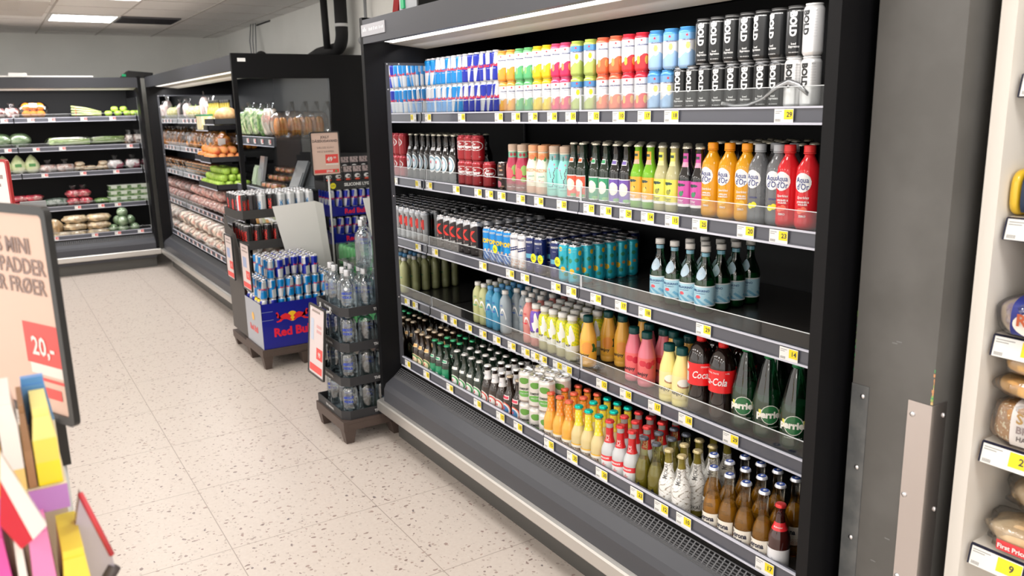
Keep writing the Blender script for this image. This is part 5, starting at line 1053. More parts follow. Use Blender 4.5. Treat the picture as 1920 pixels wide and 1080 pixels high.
def wrap(a, b, c, name='bag_wrap', top=True, seed=0, tail=.05):
    q = MB().blob(0, 0, c, a, b, c, amp=.07, fr=4, seed=seed, nu=20, nv=12, power=.8)
    if top: q.add([(-.012, -.004, c * 1.85), (.012, -.004, c * 1.85), (.012, .004, c * 1.85), (-.012, .004, c * 1.85), (-.035, -.006, c * 1.9 + tail), (.035, -.002, c * 1.9 + tail * .8), (.035, .008, c * 1.9 + tail), (-.03, .010, c * 1.9 + tail * .9)], [(0, 1, 5, 4), (1, 2, 6, 5), (2, 3, 7, 6), (3, 0, 4, 7)], 0, (1, 1, 1), True)
    return q.build(name, FILM)
def spec(name, cat, parts): return dict(name=name, cat=cat, parts=parts, r=0, h=0)
G4 = [(-.055, -.03, .035), (.005, -.035, .035), (.06, -.03, .035), (-.05, .03, .036), (.01, .03, .035), (.06, .035, .035), (-.03, 0, .092), (.035, 0, .092), (0, .01, .135)]
S_ORB = spec('orange_bag', 'bag of oranges', [('oranges', lumps(G4, .037, ORAN, 'oranges'), None), ('bag', wrap(.115, .08, .085), None), ('paper_label', MB().box(-.035, .035, -.083, -.081, .04, .11).build('bag_label', WHITEPL), None)])
S_PK = spec('fruit_pack', 'fruit pack', [('fruit', lumps([(x * .042, y * .042, .03) for x in (-1, 0, 1) for y in (-1, 0, 1)], .024, PEACH, 'pack_fruit'), None), ('tray', MB().prism([(-.055, 0), (.055, 0), (.07, .045), (.064, .045), (.05, .006), (-.05, .006), (-.064, .045), (-.07, .045)], -.068, .068, 'y').build('pack_tray', mat('pack_grey', (.10, .11, .10), .4)), None), ('film', MB().blob(0, 0, .045, .07, .07, .02, power=.6).build('pack_film', FILM), None)])
def bagspec(nm, cat, m, a, b, c, seed=0, top=True): return spec(nm, cat, [('contents', MB().blob(0, 0, c * .97, a * .92, b * .92, c * .93, amp=.10, fr=5, seed=seed, nu=26, nv=16, power=.75).build('bag_contents', m), None), ('wrap', wrap(a, b, c, seed=seed, top=top), None)])
S_ON = [bagspec('onion_bag', 'bag of onions', PINKB, .12, .085, .055, i) for i in range(3)]
S_WH = [bagspec('vegetable_bag', 'bag of vegetables', WHITB, .13, .095, .06, i + 5) for i in range(3)]
S_TALL = bagspec('produce_bag', 'bag', noisy('pink_print_bag', (.80, .50, .46), (.82, .76, .70), 24, .4, .5), .055, .05, .085, 9)
S_PINE = spec('melon', 'melon', [('fruit', MB().blob(0, 0, .065, .06, .06, .065, amp=.02, fr=9).build('melon_fruit', noisy('netted_melon', (.40, .38, .14), (.66, .58, .34), 70, .6)), None), ('stem', MB().tube([(0, 0, .125), (.004, 0, .145)], .004).build('melon_stem', LEAFG), None)])
S_OR = spec('orange', 'orange', [('orange', MB().blob(0, 0, .037, .038, .038, .036, nu=18, nv=12).build('orange_fruit', ORAN), None)])
S_AP = spec('apple', 'apple', [('flesh', MB().lathe([(.001, .004), (.018, .0), (.032, .016), (.036, .038), (.031, .056), (.016, .064), (.004, .058)], 20, caps=False).build('apple_fruit', LIME), None), ('stem', MB().tube([(0, 0, .058), (.003, 0, .073)], .0015, 6).build('apple_stem', BROWN), None)])
S_PE = spec('peach', 'peach', [('peach', MB().blob(0, 0, .034, .036, .035, .034, nu=18, nv=12).build('peach_fruit', PEACH), None)])
# top shelf
z = ZB[1]
for i, (y, s, t) in enumerate(((9.40, S_TALL, 'pink printed bag at the mirror end of the produce top shelf'), (9.22, S_PINE, 'netted melon beside the pink bags, left one'), (9.02, S_PINE, 'netted melon beside the pink bags, middle one'), (8.82, S_PINE, 'netted melon beside the pink bags, right one'), (8.60, S_TALL, 'tall pink printed bag right of the melons'), (8.42, S_TALL, 'pink and white bag in the middle of the top shelf'), (8.26, S_TALL, 'pink and white bag at the open end of the top shelf'))):
    inst(s, (1.90, y, z), .3 * i, t, scale=(1, 1, 1.25) if 'tall' in t else None)
JU = mat('juice_yellow', (.72, .56, .10), .1, trans=.3, coat=.8)
bottle('juice', 'juice bottle', .26, .030, .013, .55, .80, JU, ('screw', BLACKPL, .0145, .02), [(.10, .40, .3, .7, plain((.75, .70, .55)), None, 4)], name='juice_bottle')
tr = empty('wire_basket', (1.90, 7.66, H - .16)); 
def basket(x, y0, y1, z, label, w=.30, hh=.05):
    r = empty('fruit_basket', (x, (y0 + y1) / 2, z)); L = (y1 - y0) / 2
    link('tray', MB().prism([(-w / 2, 0), (w / 2, 0), (w / 2, hh), (w / 2 - .006, hh), (w / 2 - .006, .006), (-w / 2 + .006, .006), (-w / 2 + .006, hh), (-w / 2, hh)], -L, L, 'y').box(-w / 2, w / 2, -L, -L + .006, 0, hh).box(-w / 2, w / 2, L - .006, L, 0, hh).build('basket_tray', mat('basket_black', (.03, .03, .035), .4)), r)
    link('lip', MB().box(-w / 2 - .003, -w / 2, -L, L, -.002, .006).build('basket_lip', RAILEDGE), r); link('bracket', MB().box(w / 2 - .05, w / 2 + .25, -L + .05, -L + .07, -.03, 0).box(w / 2 - .05, w / 2 + .25, L - .07, L - .05, -.03, 0).build('basket_bracket', BLACK), r)
    tag(r, label, 'basket', 'fruit baskets'); return r
bpy.data.objects.remove(tr)
basket(1.83, 7.58, 8.05, H - .135, 'black tray holding the yellow juice bottles'); basket(1.80, 7.20, 7.54, H - .08, 'small black tray holding one brown melon')
for i in range(5):
    for j in range(2): inst(SPEC['juice'], (1.80 + .09 * j, 7.64 + .08 * i, H - .128), 0, f"yellow juice bottle with black cap, {'front' if j == 0 else 'rear'} row, {ORD[4 - i]} from left", 'juice bottles in the produce chiller')
o = link('juice_carton', MB().box(-.05, .05, -.10, .10, 0, .13).build('juice_carton', noisy('carton_print', (.78, .68, .30), (.80, .78, .66), 30, .4))); o.location = (1.72, 7.85, H - .125); link('band', MB().box(-.052, .052, -.102, .102, .12, .135).build('carton_band', mat('carton_green', (.04, .25, .12), .4)), o); tag(o, 'yellow printed carton with green band before the juice bottles', 'carton')
inst(spec('brown_melon', 'melon', [('fruit', MB().blob(0, 0, .07, .10, .11, .07, amp=.01).build('brown_melon', noisy('melon_brown', (.50, .28, .12), (.62, .40, .20), 30, .6)), None)]), (1.80, 7.37, H - .074), 0, 'large brown melon in the small tray')
# second shelf: bagged oranges, then loose fruit in baskets
k = 0
for i in range(8):
    for j in range(2): inst(S_ORB, (1.945 + .22 * j, 9.42 - .175 * i, ZB[2]), .4 * ((i * 3 + j) % 5) - .8, f"bag of oranges, produce second shelf, {'front' if j == 0 else 'rear'} row, {ORD[i]} from left", 'bagged oranges')
basket(1.80, 7.72, 8.08, H - .40, 'black tray of red peaches under the juice bottles'); basket(1.76, 7.28, 7.66, H - .40, 'black tray of yellow peaches nearest the glass end')
for b_, (yc, n_) in enumerate(((7.90, 4), (7.47, 4))):
    k = 0
    for lv in range(3):
        for i in range(n_ - lv):
            for j in range(4 - lv):
                k += 1
                if k > 24: break
                inst(S_PE if (b_ or (i + j + lv) % 3) else S_OR, (1.80 - .04 * b_ - .10 + j * .07 + lv * .03, yc - .115 + i * .077 + lv * .035, H - .392 + lv * .058), i * 1.3 + j, f"{'peach' if (b_ or (i + j + lv) % 3) else 'orange'} in the {'yellow' if b_ else 'red'} peach tray, {['bottom', 'middle', 'top'][lv]} layer, {ORD[i]} along, {ORD[j]} back", 'loose peaches and oranges')
# third shelf: packs, and the green apples
for i in range(9):
    for j in range(3): inst(S_PK, (1.90 + (.0 if j < 2 else .16), 9.44 - .152 * i, ZB[3] + (.062 if j == 1 else 0)), .1 * ((i + j) % 3), f"fruit pack on the produce third shelf, {['front bottom', 'front top', 'rear'][j]} row, {ORD[i]} from left", 'fruit packs')
basket(1.78, 7.22, 7.92, H - .63, 'long black tray of green apples')
k = 0
for lv in range(3):
    for i in range(9 - lv):
        for j in range(4 - lv):
            inst(S_AP, (1.78 - .105 + j * .072 + lv * .035, 7.27 + i * .074 + lv * .036, H - .622 + lv * .056), i + 2.0 * j, f"green apple in the long tray, {['bottom', 'middle', 'top'][lv]} layer, {ORD[i]} along, {ORD[j]} back", 'green apples')
# fourth shelf and deck: bags
for i in range(10):
    for j in range(2):
        for lv in range(2 if i < 8 else 1): inst(S_ON[(i + j + lv) % 3], (1.95 + .235 * j + .01 * lv, 9.43 - .168 * i, ZB[4] + lv * .112), (i * 37 % 10 - 5) * .08, f"pinkish bag of onions, fourth shelf, {'upper' if lv else 'lower'} layer, {'front' if j == 0 else 'rear'} row, {ORD[i]} from left", 'onion bags')
for i in range(15):
    for j in range(2):
        for lv in range(2):
            if lv and i > 12: continue
            inst(S_WH[(i * 2 + j + lv) % 3], (1.80 + .255 * j + .02 * lv, 9.42 - .190 * i, ZB[5] - .042 + lv * .122), (i * 53 % 10 - 5) * .12, f"white and red vegetable bag, bottom deck, {'upper' if lv else 'lower'} layer, {'front' if j == 0 else 'rear'} row, {ORD[i]} from left", 'vegetable bags on the deck')
# behind the glass end
gz = H - .172
for i, (x, y, m_, t, sc_) in enumerate(((1.86, 6.98, BROC, 'bag of mixed greens at the far end, leaning', 1.0), (1.86, 6.82, BROC, 'tall bag of pale sprouts', 1.15), (1.87, 6.66, BROC, 'bag of cut greens', 1.1), (1.88, 6.50, LEAFG, 'bag with bright leaves', 1.05), (1.88, 6.36, WHITB, 'clear bag of pale roots', 1.1), (1.87, 6.95, MUSH, 'bag lying on top, brown', .7))):
    inst(bagspec('salad_bag', 'salad bag', m_, .05, .085, .10 * sc_, i), (x + (.12 if i == 5 else 0), y, gz), .3, t + ' on the top shelf behind glass')
for i, x in enumerate((1.86, 1.965, 2.05, 2.14)):
    cb_ = MB()
    for k in range(7): cb_.blob((k % 3 - 1) * .026 + .035, (k // 3 - 1) * .03, .075 + .006 * (k % 2), .019, .017, .066, amp=.05, nu=10, nv=8, seed=k)
    wr = MB().blob(.04, 0, .09, .085, .06, .10, amp=.06, seed=i, power=.8); wr.add([(.08, -.05, .15), (.13, -.05, .26), (.13, .05, .26), (.08, .05, .15), (.14, -.04, .15)], [(0, 1, 2, 3), (1, 4, 2)], 0, (1, 1, 1), True)
    inst(spec('carrot_bag', 'bag of carrots', [('carrots', cb_.build('carrots', CARR), None), ('bag', wr.build('carrot_wrap', FILM), None)]), (x, 6.17, gz), 0, f"bag of carrots leaning behind the glass, {['leftmost', 'second from left', 'third from left', 'rightmost'][i]}", 'carrot bags')
TOM = noisy('tomato_mix', (.70, .10, .04), (.86, .48, .08), 30, .4, .6)
for i in range(3):
    for j in range(3): inst(spec('snack_tray', 'vegetable tray', [('vegetables', lumps([(x * .03, y * .03, .022) for x in (-1, 0, 1) for y in (-1, 0, 1)], .017, TOM, 'tray_veg'), None), ('tray', MB().box(-.055, .055, -.055, .055, 0, .012).blob(0, 0, .03, .058, .058, .024, power=.5).build('clear_tray', FILM), None)]), (1.87 + .06 * j, 6.52 - .125 * i, H - .572 + .058 * j), .15, f"clear tray of small tomatoes behind glass, {ORD[j]} layer, {ORD[i]} from left", 'tomato trays')
PK = mat('foil_pack', (.55, .56, .58), .3, .3, coat=.5)
for i, (x, y, a, t) in enumerate(((1.87, 6.92, .25, 'pale green pouch leaning at the left behind glass'), (1.87, 6.76, .2, 'tall white pouch leaning left of the tomato trays'), (1.95, 6.14, .5, 'clear packed tray leaning right of the tomato trays'), (2.07, 6.12, .5, 'grey packed tray leaning at the glass end'))):
    q = MB().box(-.012, .012, -.06, .06, 0, .24 if i else .16).box(-.020, -.012, -.05, .05, .02, .14)
    o = link('leaning_pack', q.build('leaning_pack', mat('pouch_pale_green', (.52, .62, .46), .4) if i == 0 else PK), None, (x, y, H - .571)); o.rotation_euler = (0, a, .4 if i > 1 else 0); tag(o, t, 'food pack')
for i in range(8):
    for j in range(3): inst(spec('fruit_cup', 'fruit cup', [('cup', MB().lathe([(.030, 0), (.040, .075), (.042, .078)], 20).build('cup_body', mat('cup_fill%d' % (i % 3), ((.80, .72, .62), (.80, .42, .12), (.55, .60, .36))[i % 3], .3, coat=.6)), None), ('lid', MB().lathe([(.043, .078), (.043, .088), (.036, .092), (0, .092)], 20, caps=False).build('cup_lid', WHITEPL), None)]), (1.86 + .09 * (j // 2), 6.14 + .098 * i + .01 * j, H - .897 + (.094 if j == 1 else 0)), 0, f"small lidded cup behind glass, {['front lower', 'front upper', 'rear'][j]} row, {ORD[7 - i]} from left", 'fruit cups')
# --- far chiller shelves and goods
Z3C = {1: H + .012, 2: H - .287, 3: H - .556, 4: H - .915, 5: H - 1.207}
TP3 = {1: (8, 58, 97, 157, 211), 2: (15, 68, 117, 243), 3: (84, 156, 218), 4: (146, 190, 221), 5: (104, 178, 221, 264)}
S3 = {1: 22, 2: 25, 3: 60, 4: 60, 5: 60}
for s_ in range(1, 6):
    YR = 9.63 + (.11 if s_ == 5 else .28)
    for bay in (0, 1):
        Xa, Xb = ((.30, 1.455), (-.95, .295))[bay]; c_ = (Xa + Xb) / 2
        ty = [c_ - x_at(px, YR, Z3C[s_] - .02) for px in TP3[s_]]; hw = (Xb - Xa) / 2
        shelf_unit('vegetable_shelf', 0, -hw, hw, Z3C[s_], f"{nm2[s_]} shelf, {'right' if bay == 0 else 'left'} bay of the far vegetable chiller", [t_ for t_ in ty if abs(t_) < hw - .03], depth=.7 if s_ == 5 else .55, tms=TMR, guard=.035, group='far chiller shelves', rot=(PI / 2, (c_, YR, Z3C[s_])), dz=.04 if s_ == 5 else 0)
def p3(s, px, row, label, grp=None, dy=.10, dz=0, rz=0, sc=None, rot=None):
    Y = 9.63 + (.11 if row == 5 else .28) + dy; z = Z3C[row] - (.042 if row == 5 else 0) + dz
    return inst(s, (x_at(px, Y, z + .05), Y, z), rz, label, grp, rot, sc)
F3_ = 'on the far chiller'
S_NET = spec('orange_net', 'bag of oranges', [('oranges', lumps([(x * .058, 0, z_) for x in (-1.05, 0, 1.05) for z_ in (.04, .115)], .042, ORAN, 'net_oranges', (1.1, 1.2, 1)), None), ('net', MB().blob(0, 0, .08, .14, .07, .085, amp=.03, power=.7).build('net_film', FILM), None), ('paper_label', MB().box(-.035, .035, -.073, -.070, .11, .15).build('net_label', WHITEPL), None)])
p3(S_NET, 63, 1, 'large bag of oranges on the top shelf of the far chiller')
S_MP = bagspec('sausage_pack', 'vegetable pack', DKP, .075, .06, .055, 2); 
for i, px in enumerate((-4, 22)): p3(S_MP, px, 1, f"brown labelled pack left of the oranges, {'left' if i == 0 else 'right'} one", 'brown packs on the far chiller')
ag = MB()
for k in range(15): a_, b_ = (k % 4 - 1.5) * .018, (k // 4) * .016; ag.tube([(-.15, a_, .02 + b_ * 1.3), (.0, a_ * .8, .018 + b_), (.14 + .005 * (k % 3), a_ * .5, .012 + b_ * .5)], .008, 6)
S_ASP = spec('asparagus_bundle', 'asparagus', [('stalks', ag.build('asparagus', ASP), None), ('band', MB().tube([(-.11 + .0 * t, .036 * math.cos(t), .042 + .04 * math.sin(t)) for t in [i * PI / 8 for i in range(17)]], .004, 6).build('rubber_band', mat('red_band', (.6, .1, .08), .5)), None)])
p3(S_ASP, 162, 1, 'bundle of asparagus on the top shelf of the far chiller', sc=(.95, 1.2, 1.35))
for i, (px, lv) in enumerate(((203, 0), (221, 0), (238, 0), (250, 0), (214, 1), (231, 1))): p3(S_AP, px, 1, f"green fruit at the right of the far top shelf, {['leftmost', 'second from left', 'third from left', 'rightmost', 'upper left', 'upper right'][i]}", 'green fruit on the far top shelf', dz=lv * .045, dy=.08 + lv * .03, sc=(1.05, 1.05, .95), rz=i)
S_CAB = spec('cabbage', 'cabbage', [('head', MB().blob(0, 0, .075, .105, .085, .075, amp=.03, fr=4).build('cabbage_head', CABB), None), ('film', MB().blob(0, 0, .076, .108, .088, .078, amp=.03, fr=4).build('cabbage_film', FILM), None)])
p3(S_CAB, 3, 2, 'wrapped green cabbage at the left picture edge, second far shelf'); p3(S_CAB, 38, 2, 'wrapped green cabbage on the second far shelf, right one')
ce = MB()
for k in range(12): a_, b_ = (k % 4 - 1.5) * .022, (k // 4) * .022; ce.tube([(-.19, a_, .03 + b_), (.02, a_ * 1.2, .028 + b_ * 1.1), (.19, a_ * .9, .022 + b_ * .8)], .013, 6)
for k in range(7): ce.blob(-.16 + .012 * k, (k % 3 - 1) * .025, .04 + (k % 2) * .02, .04, .025, .022, 0, amp=.2, seed=k, nu=10, nv=6)
S_CEL = spec('celery_pack', 'celery', [('stalks', ce.build('celery', CEL), None), ('bag', MB().blob(0, 0, .05, .225, .062, .055, amp=.05, fr=5, power=.7).build('celery_wrap', FILM), None)])
p3(S_CEL, 130, 2, 'wrapped celery on the second far shelf, left pack', dy=.08); p3(S_CEL, 197, 2, 'wrapped celery on the second far shelf, right pack', dy=.14, rz=PI, dz=.002)
for i, px in enumerate((242, 257)): p3(bagspec('mushroom_pack', 'mushroom pack', noisy('mush_mix', (.75, .68, .62), (.25, .16, .14), 40, .5), .05, .055, .055, i), px, 2, f"mushroom pack at the right end of the second far shelf, {'left' if i == 0 else 'right'}", 'mushroom packs')
S_PC = spec('pointed_cabbage', 'pointed cabbage', [('head', MB().lathe([(.02, 0), (.065, .02), (.078, .06), (.066, .11), (.038, .16), (.012, .19), (.001, .195)], 22).build('pointed_head', PALEG), None), ('label', MB().box(-.03, .03, -.080, -.074, .075, .105).build('cab_label', mat('label_green', (.10, .30, .10), .5)), None)])
for i, px in enumerate((8, 35, 61)): p3(S_PC, px, 3, f"pale pointed cabbage on the third far shelf, {['left', 'middle', 'right'][i]} one", 'pointed cabbages')
for i, px in enumerate((90, 122)): p3(bagspec('root_pack', 'vegetable pack', noisy('root_pack', (.52, .26, .20), (.78, .68, .64), 25, .4, .6), .10, .07, .045, i), px, 3, f"brownish packed vegetables right of the pointed cabbages, {'left' if i == 0 else 'right'}", 'brownish packs', dy=.09)
S_GIN = spec('ginger_root', 'ginger', [('ginger_root', MB().blob(-.03, 0, .03, .045, .03, .028, amp=.15, seed=1, nu=14, nv=9).blob(.03, .005, .03, .04, .028, .028, amp=.15, seed=2, nu=14, nv=9).blob(0, 0, .075, .05, .03, .025, amp=.15, seed=3, nu=14, nv=9).build('ginger', MUSH), None)])
p3(S_GIN, 149, 3, 'pale knobbly ginger roots in the middle of the third far shelf'); p3(S_GIN, 169, 3, 'low ginger root right of the middle pile', sc=(1, 1, .55)); p3(S_GIN, 193, 3, 'knobbly ginger pile left of the red and white bags')
for i, px in enumerate((216, 249)): p3(bagspec('radish_bag', 'bag of vegetables', noisy('red_white_bag', (.80, .76, .76), (.60, .08, .16), 12, .35, .6, lo=.52, hi=.6), .088, .07, .055, i), px, 3, f"red and white bag on the third far shelf, {['left', 'right'][i]} one", 'red and white bags')
for i, px in enumerate((36, 62)):
    for lv in range(2): p3(bagspec('radish_bag', 'bag of vegetables', RADI, .10, .07, .035, i + lv, top=False), px, 4, f"flat red vegetable bag left of the green bag, {'upper' if lv else 'lower'} {'left' if i == 0 else 'right'}", 'flat red bags', dz=lv * .07)
p3(bagspec('cucumber_bag', 'bag of vegetables', noisy('dark_green_bag', (.08, .16, .10), (.40, .46, .42), 25, .4, .6), .13, .07, .045, 3, top=False), 107, 4, 'dark green flat bag on the fourth far shelf')
for i, (px, lv) in enumerate(((138, 0), (160, 0), (137, 1), (156, 1))): p3(bagspec('radish_bag', 'bag of vegetables', RADI, .075, .065, .042, i + 4, top=lv == 1), px, 4, f"bright red vegetable bag in the middle of the fourth far shelf, {['lower left', 'lower right', 'upper left', 'upper right'][i]}", 'bright red bags', dz=lv * .082)
p3(bagspec('bean_bag', 'bag of vegetables', LEAFG, .09, .06, .03, 8, top=False), 192, 4, 'low green bag left of the stacked green boxes')
S_BX = spec('herb_box', 'salad box', [('box', MB().box(-.052, .052, -.06, .06, 0, .055).build('herb_box', noisy('herb_fill', (.05, .13, .04), (.22, .32, .15), 40, .4, .7)), None), ('lid', MB().box(-.054, .054, -.062, .062, .055, .062).box(-.03, .03, -.0635, -.062, .025, .055).build('herb_lid', mat('lid_pale', (.55, .60, .52), .3)), None)])
for i, px in enumerate((212, 231, 250, 268)):
    for lv in range(3): p3(S_BX, px, 4, f"green salad box at the right end, {['bottom', 'middle', 'top'][lv]} layer, {ORD[i]} from left", 'green salad boxes', dz=lv * .063, dy=.075 + .01 * lv)
p3(bagspec('bread_bag', 'bread bag', BREADM, .12, .07, .10, 4, top=False), 96, 5, 'large brown bag at the left of the far bottom deck', dz=.02)
S_POT = [bagspec('potato_bag', 'bag of potatoes', POTA, .13, .09, .042, i, top=False) for i in range(3)]
for i, px in enumerate((113, 141, 184)):
    for lv in range(1 if i == 0 else 3): p3(S_POT[(i + lv) % 3], px, 5, f"bag of potatoes on the far deck, {['lowest', 'middle', 'top'][lv]} of {['left', 'middle', 'right'][i]} pile", 'potato bags', dz=lv * .078, dy=.12, rz=.1 * lv)
S_CB2 = spec('cabbage', 'cabbage', [('head', MB().blob(0, 0, .054, .056, .056, .054, amp=.03, fr=4).build('small_cabbage', CABB), None), ('film', MB().blob(0, 0, .054, .058, .058, .056, amp=.03, fr=4).build('small_film', FILM), None)])
for i, (px, lv, dy) in enumerate(((213, 0, .12), (232, 0, .07), (252, 0, .12), (222, 1, .15), (243, 1, .13), (230, 1, .04), (229, 2, .10))): p3(S_CB2, px, 5, f"small wrapped cabbage in the heap on the far deck, {['lower left', 'lower middle', 'lower right', 'left side', 'right side', 'front centre', 'topmost'][i]}", 'small cabbages', dz=lv * .088, dy=dy, rz=i)
# --- pipes, cables over the chillers
PB = mat('pipe_foam', (.012, .012, .013), .75, bump=.4)
def pipe(pts, r, m, name, label, cat='pipe', n=12): o = link(name, MB().tube(pts, r, n).build(name, m)); tag(o, label, cat); return o
def arc(c, r, a0, a1, axis, n=8):
    o_ = []
    for i in range(n + 1): t = math.radians(a0 + (a1 - a0) * i / n); o_.append((c[0], c[1] + r * math.cos(t), c[2] + r * math.sin(t)) if axis == 'x' else (c[0] + r * math.cos(t), c[1], c[2] + r * math.sin(t)))
    return o_
zt = H + .43
pipe([(2.50, 6.37, ZC), (2.50, 6.37, zt + .19)] + arc((2.50, 6.49, zt + .19), .12, 180, 270, 'x')[1:] + [(2.50, 6.9, zt + .06), (2.50, 7.3, zt - .0)], .050, PB, 'insulated_pipe', 'thick black insulated pipe bending down behind the glass-ended chiller')
pipe([(2.42, 6.52, ZC), (2.42, 6.50, H + .50)], .028, PB, 'insulated_pipe', 'thin black insulated pipe beside the thick one')
o = link('pipe_clip', MB().lathe([(.052, -.012), (.052, .012)], 20).build('pipe_clip', mat('clip_white', (.75, .75, .75), .3))); o.location = (2.50, 6.37, H + .67); tag(o, 'white strap round the thick insulated pipe', 'strap')
pipe(arc((2.35, 8.10, zt - .06), .18, 20, 160, 'x', 12), .04, PB, 'insulated_pipe', 'black pipe arching over the chiller roof')
GRP = mat('grey_conduit', (.30, .31, .33), .4)
pipe([(2.56, 6.02, ZC), (2.56, 6.02, H + .66), (2.55, 5.93, H + .58), (2.50, 5.75, H + .53), (2.45, 5.66, H + .50)], .012, GRP, 'grey_conduit', 'thin grey conduit on the wall right of the black pipes')
pipe([(2.40, 5.72, H + .50), (2.40, 5.64, H + .51), (2.42, 5.58, H + .47), (2.42, 5.58, .3)], .035, GRP, 'grey_conduit', 'thick grey drain pipe beside the drinks chiller')
for i in range(3): pipe([(2.58 - .01 * i, 9.0 + .05 * i, ZC), (2.55 - .02 * i, 8.93 + .04 * i, H + .75), (2.48, 8.75 + .05 * i, H + .41)], .006, GRP, 'ceiling_cable', f"grey cable hanging from the ceiling edge, {['right', 'middle', 'left'][i]} of three", 'cable', 6)
o = link('wall_notch', MB().box(XW - .003, XW - .0005, 8.6, 9.1, ZC - .02, ZC - .004).build('wall_notch', VB)); o['kind'] = 'structure'; o.name = 'trim_2'
# ---------------------------------------------------------------- grey pillar with corner guards, bread shelving on the right
PXX = 1.62; PG = noisy('pillar_paint', (.105, .102, .096), (.125, .122, .116), 6, .45, bump=.05)
pil = struct('trim_3', MB().box(PXX, XW, .905, 1.095, 0, ZC - .001).build('trim_3', PG)); 
MET = mat('guard_steel', (.62, .58, .57), .22, .95); MET2 = noisy('guard_clear_grey', (.10, .105, .108), (.13, .135, .135), 20, .25, .3)
def guard_(name, pts_boxes, m, label, screws):
    r = empty(name, (PXX, 1.0, 0)); q = MB()
    for b in pts_boxes: q.box(b[0] - PXX, b[1] - PXX, b[2] - 1.0, b[3] - 1.0, b[4], b[5])
    link('plate', q.build('guard_plate', m), r)
    for (x, y, z, ax) in screws: link('screw', MB().blob(x - PXX, y - 1.0, z, .003 if ax == 'x' else .006, .006 if ax == 'x' else .003, .006, nu=10, nv=6).build('guard_screw', ALU), r)
    tag(r, label, 'corner guard', 'corner guards')
ZG = H - .635
guard_('corner_guard', [(PXX - .002, PXX, .905 - .002, .957, .02, ZG), (PXX, PXX + .055, .903, .905, .02, ZG)], MET, 'shiny steel corner guard on the near edge of the pillar', [(PXX - .003, .945, ZG - .03, 'x'), (PXX - .003, .948, ZG - .22, 'x'), (PXX - .003, .948, ZG - .42, 'x'), (PXX + .045, .902, ZG - .03, 'y'), (PXX + .045, .902, ZG - .25, 'y'), (PXX + .045, .902, ZG - .45, 'y')])
guard_('corner_guard', [(PXX - .002, PXX, 1.052, 1.095, .02, ZG), (PXX, PXX + .04, 1.095, 1.097, .02, ZG)], MET2, 'grey see-through corner guard on the far edge of the pillar', [(PXX - .003, 1.066, ZG - .025, 'x'), (PXX - .003, 1.068, ZG - .20, 'x'), (PXX - .003, 1.07, ZG - .38, 'x')])
q = MB(); rr_ = random.Random(5)
z0 = ZG + .002
while z0 < ZG + .075:
    L_ = rr_.uniform(.002, .007); wd = rr_.random() * .004; q.box(PXX - .0008, PXX + wd * .5, .9042, .9052 + wd, z0, z0 + L_, 0, rr_.choice([(.30, .42, .12), (.62, .30, .14), (.60, .28, .12), (.10, .36, .14), (.66, .50, .22)])); z0 += L_ + (.0 if z0 < ZG + .05 else rr_.uniform(.002, .008))
z0 = ZG + .03
while z0 < ZG + .17:
    L_ = rr_.uniform(.002, .009); q.box(PXX - .0008, PXX, 1.0935, 1.0952, z0, z0 + L_, 0, rr_.choice([(.04, .18, .07), (.10, .16, .06), (.25, .24, .08)])); z0 += L_ + rr_.uniform(.001, .02)
for (y, z) in ((1.0, H - .52), (.99, H - .515), (1.01, H - 1.05), (.98, H - .98)): q.box(PXX - .0006, PXX, y - .006, y + .006, z, z + .0025, 0, (.20, .20, .20))
chips = struct('trim_4', q.build('trim_4', PRINT), pil)
# bread shelving: white side panel, back, shelves with rails along Y
WP = mat('shelving_white', (.80, .76, .70), .5)
bs = empty('bread_shelving', (1.66, .85, 0)); ox, oy = 1.66, .85
B_ = lambda a, b, c, d, e, f: MB().box(a - ox, b - ox, c - oy, d - oy, e, f)
link('side_panel', B_(1.672, 2.25, .842, .872, 0, 2.45).build('shelving_side', WP), bs)
link('back_panel', B_(2.25, 2.27, -.6, .872, 0, 2.45).build('shelving_back', WP), bs)
link('side_panel', B_(1.672, 2.25, -.62, -.59, 0, 2.45).build('shelving_side2', WP), bs)
tag(bs, 'white bread shelving at the right edge beside the grey pillar', 'shelving')
ZR = [H + .045, H - .232, H - .473, H - .707, H - .945]
def price_strip(yw, txt): return tag_mesh(.105, txt, sc=1.15)
BT = {0: '24', 1: '27', 2: '22', 3: '29', 4: '9'}
for i, z in enumerate(ZR):
    r = empty('bread_shelf', (1.705, .12, z)); L = .715
    link('deck', MB().box(0, .54, -L, L, -.006, 0).build('bread_deck', WP), r)
    rl = link('price_rail', MB().prism([(0, .0), (-.006, -.002), (-.016, -.044), (-.010, -.046), (0, -.02)], -L, L, 'y').build('bread_rail', mat('navy_rail', (.012, .014, .04), .35)), r)
    for k in range(2):
        o = link('price_tag', price_strip(.105, BT[i] if k == 0 else '20'), rl, (-.0128, L - .058 - .27 * k, -.023)); o.rotation_euler = (0, .23, 0)
    tag(r, f"white bread shelf with dark rail, {['topmost', 'second', 'third', 'fourth', 'lowest'][i]} in view", 'shelf', 'bread shelves')
Y_ = lambda px, z, x=1.76: y_at(px, x, z)
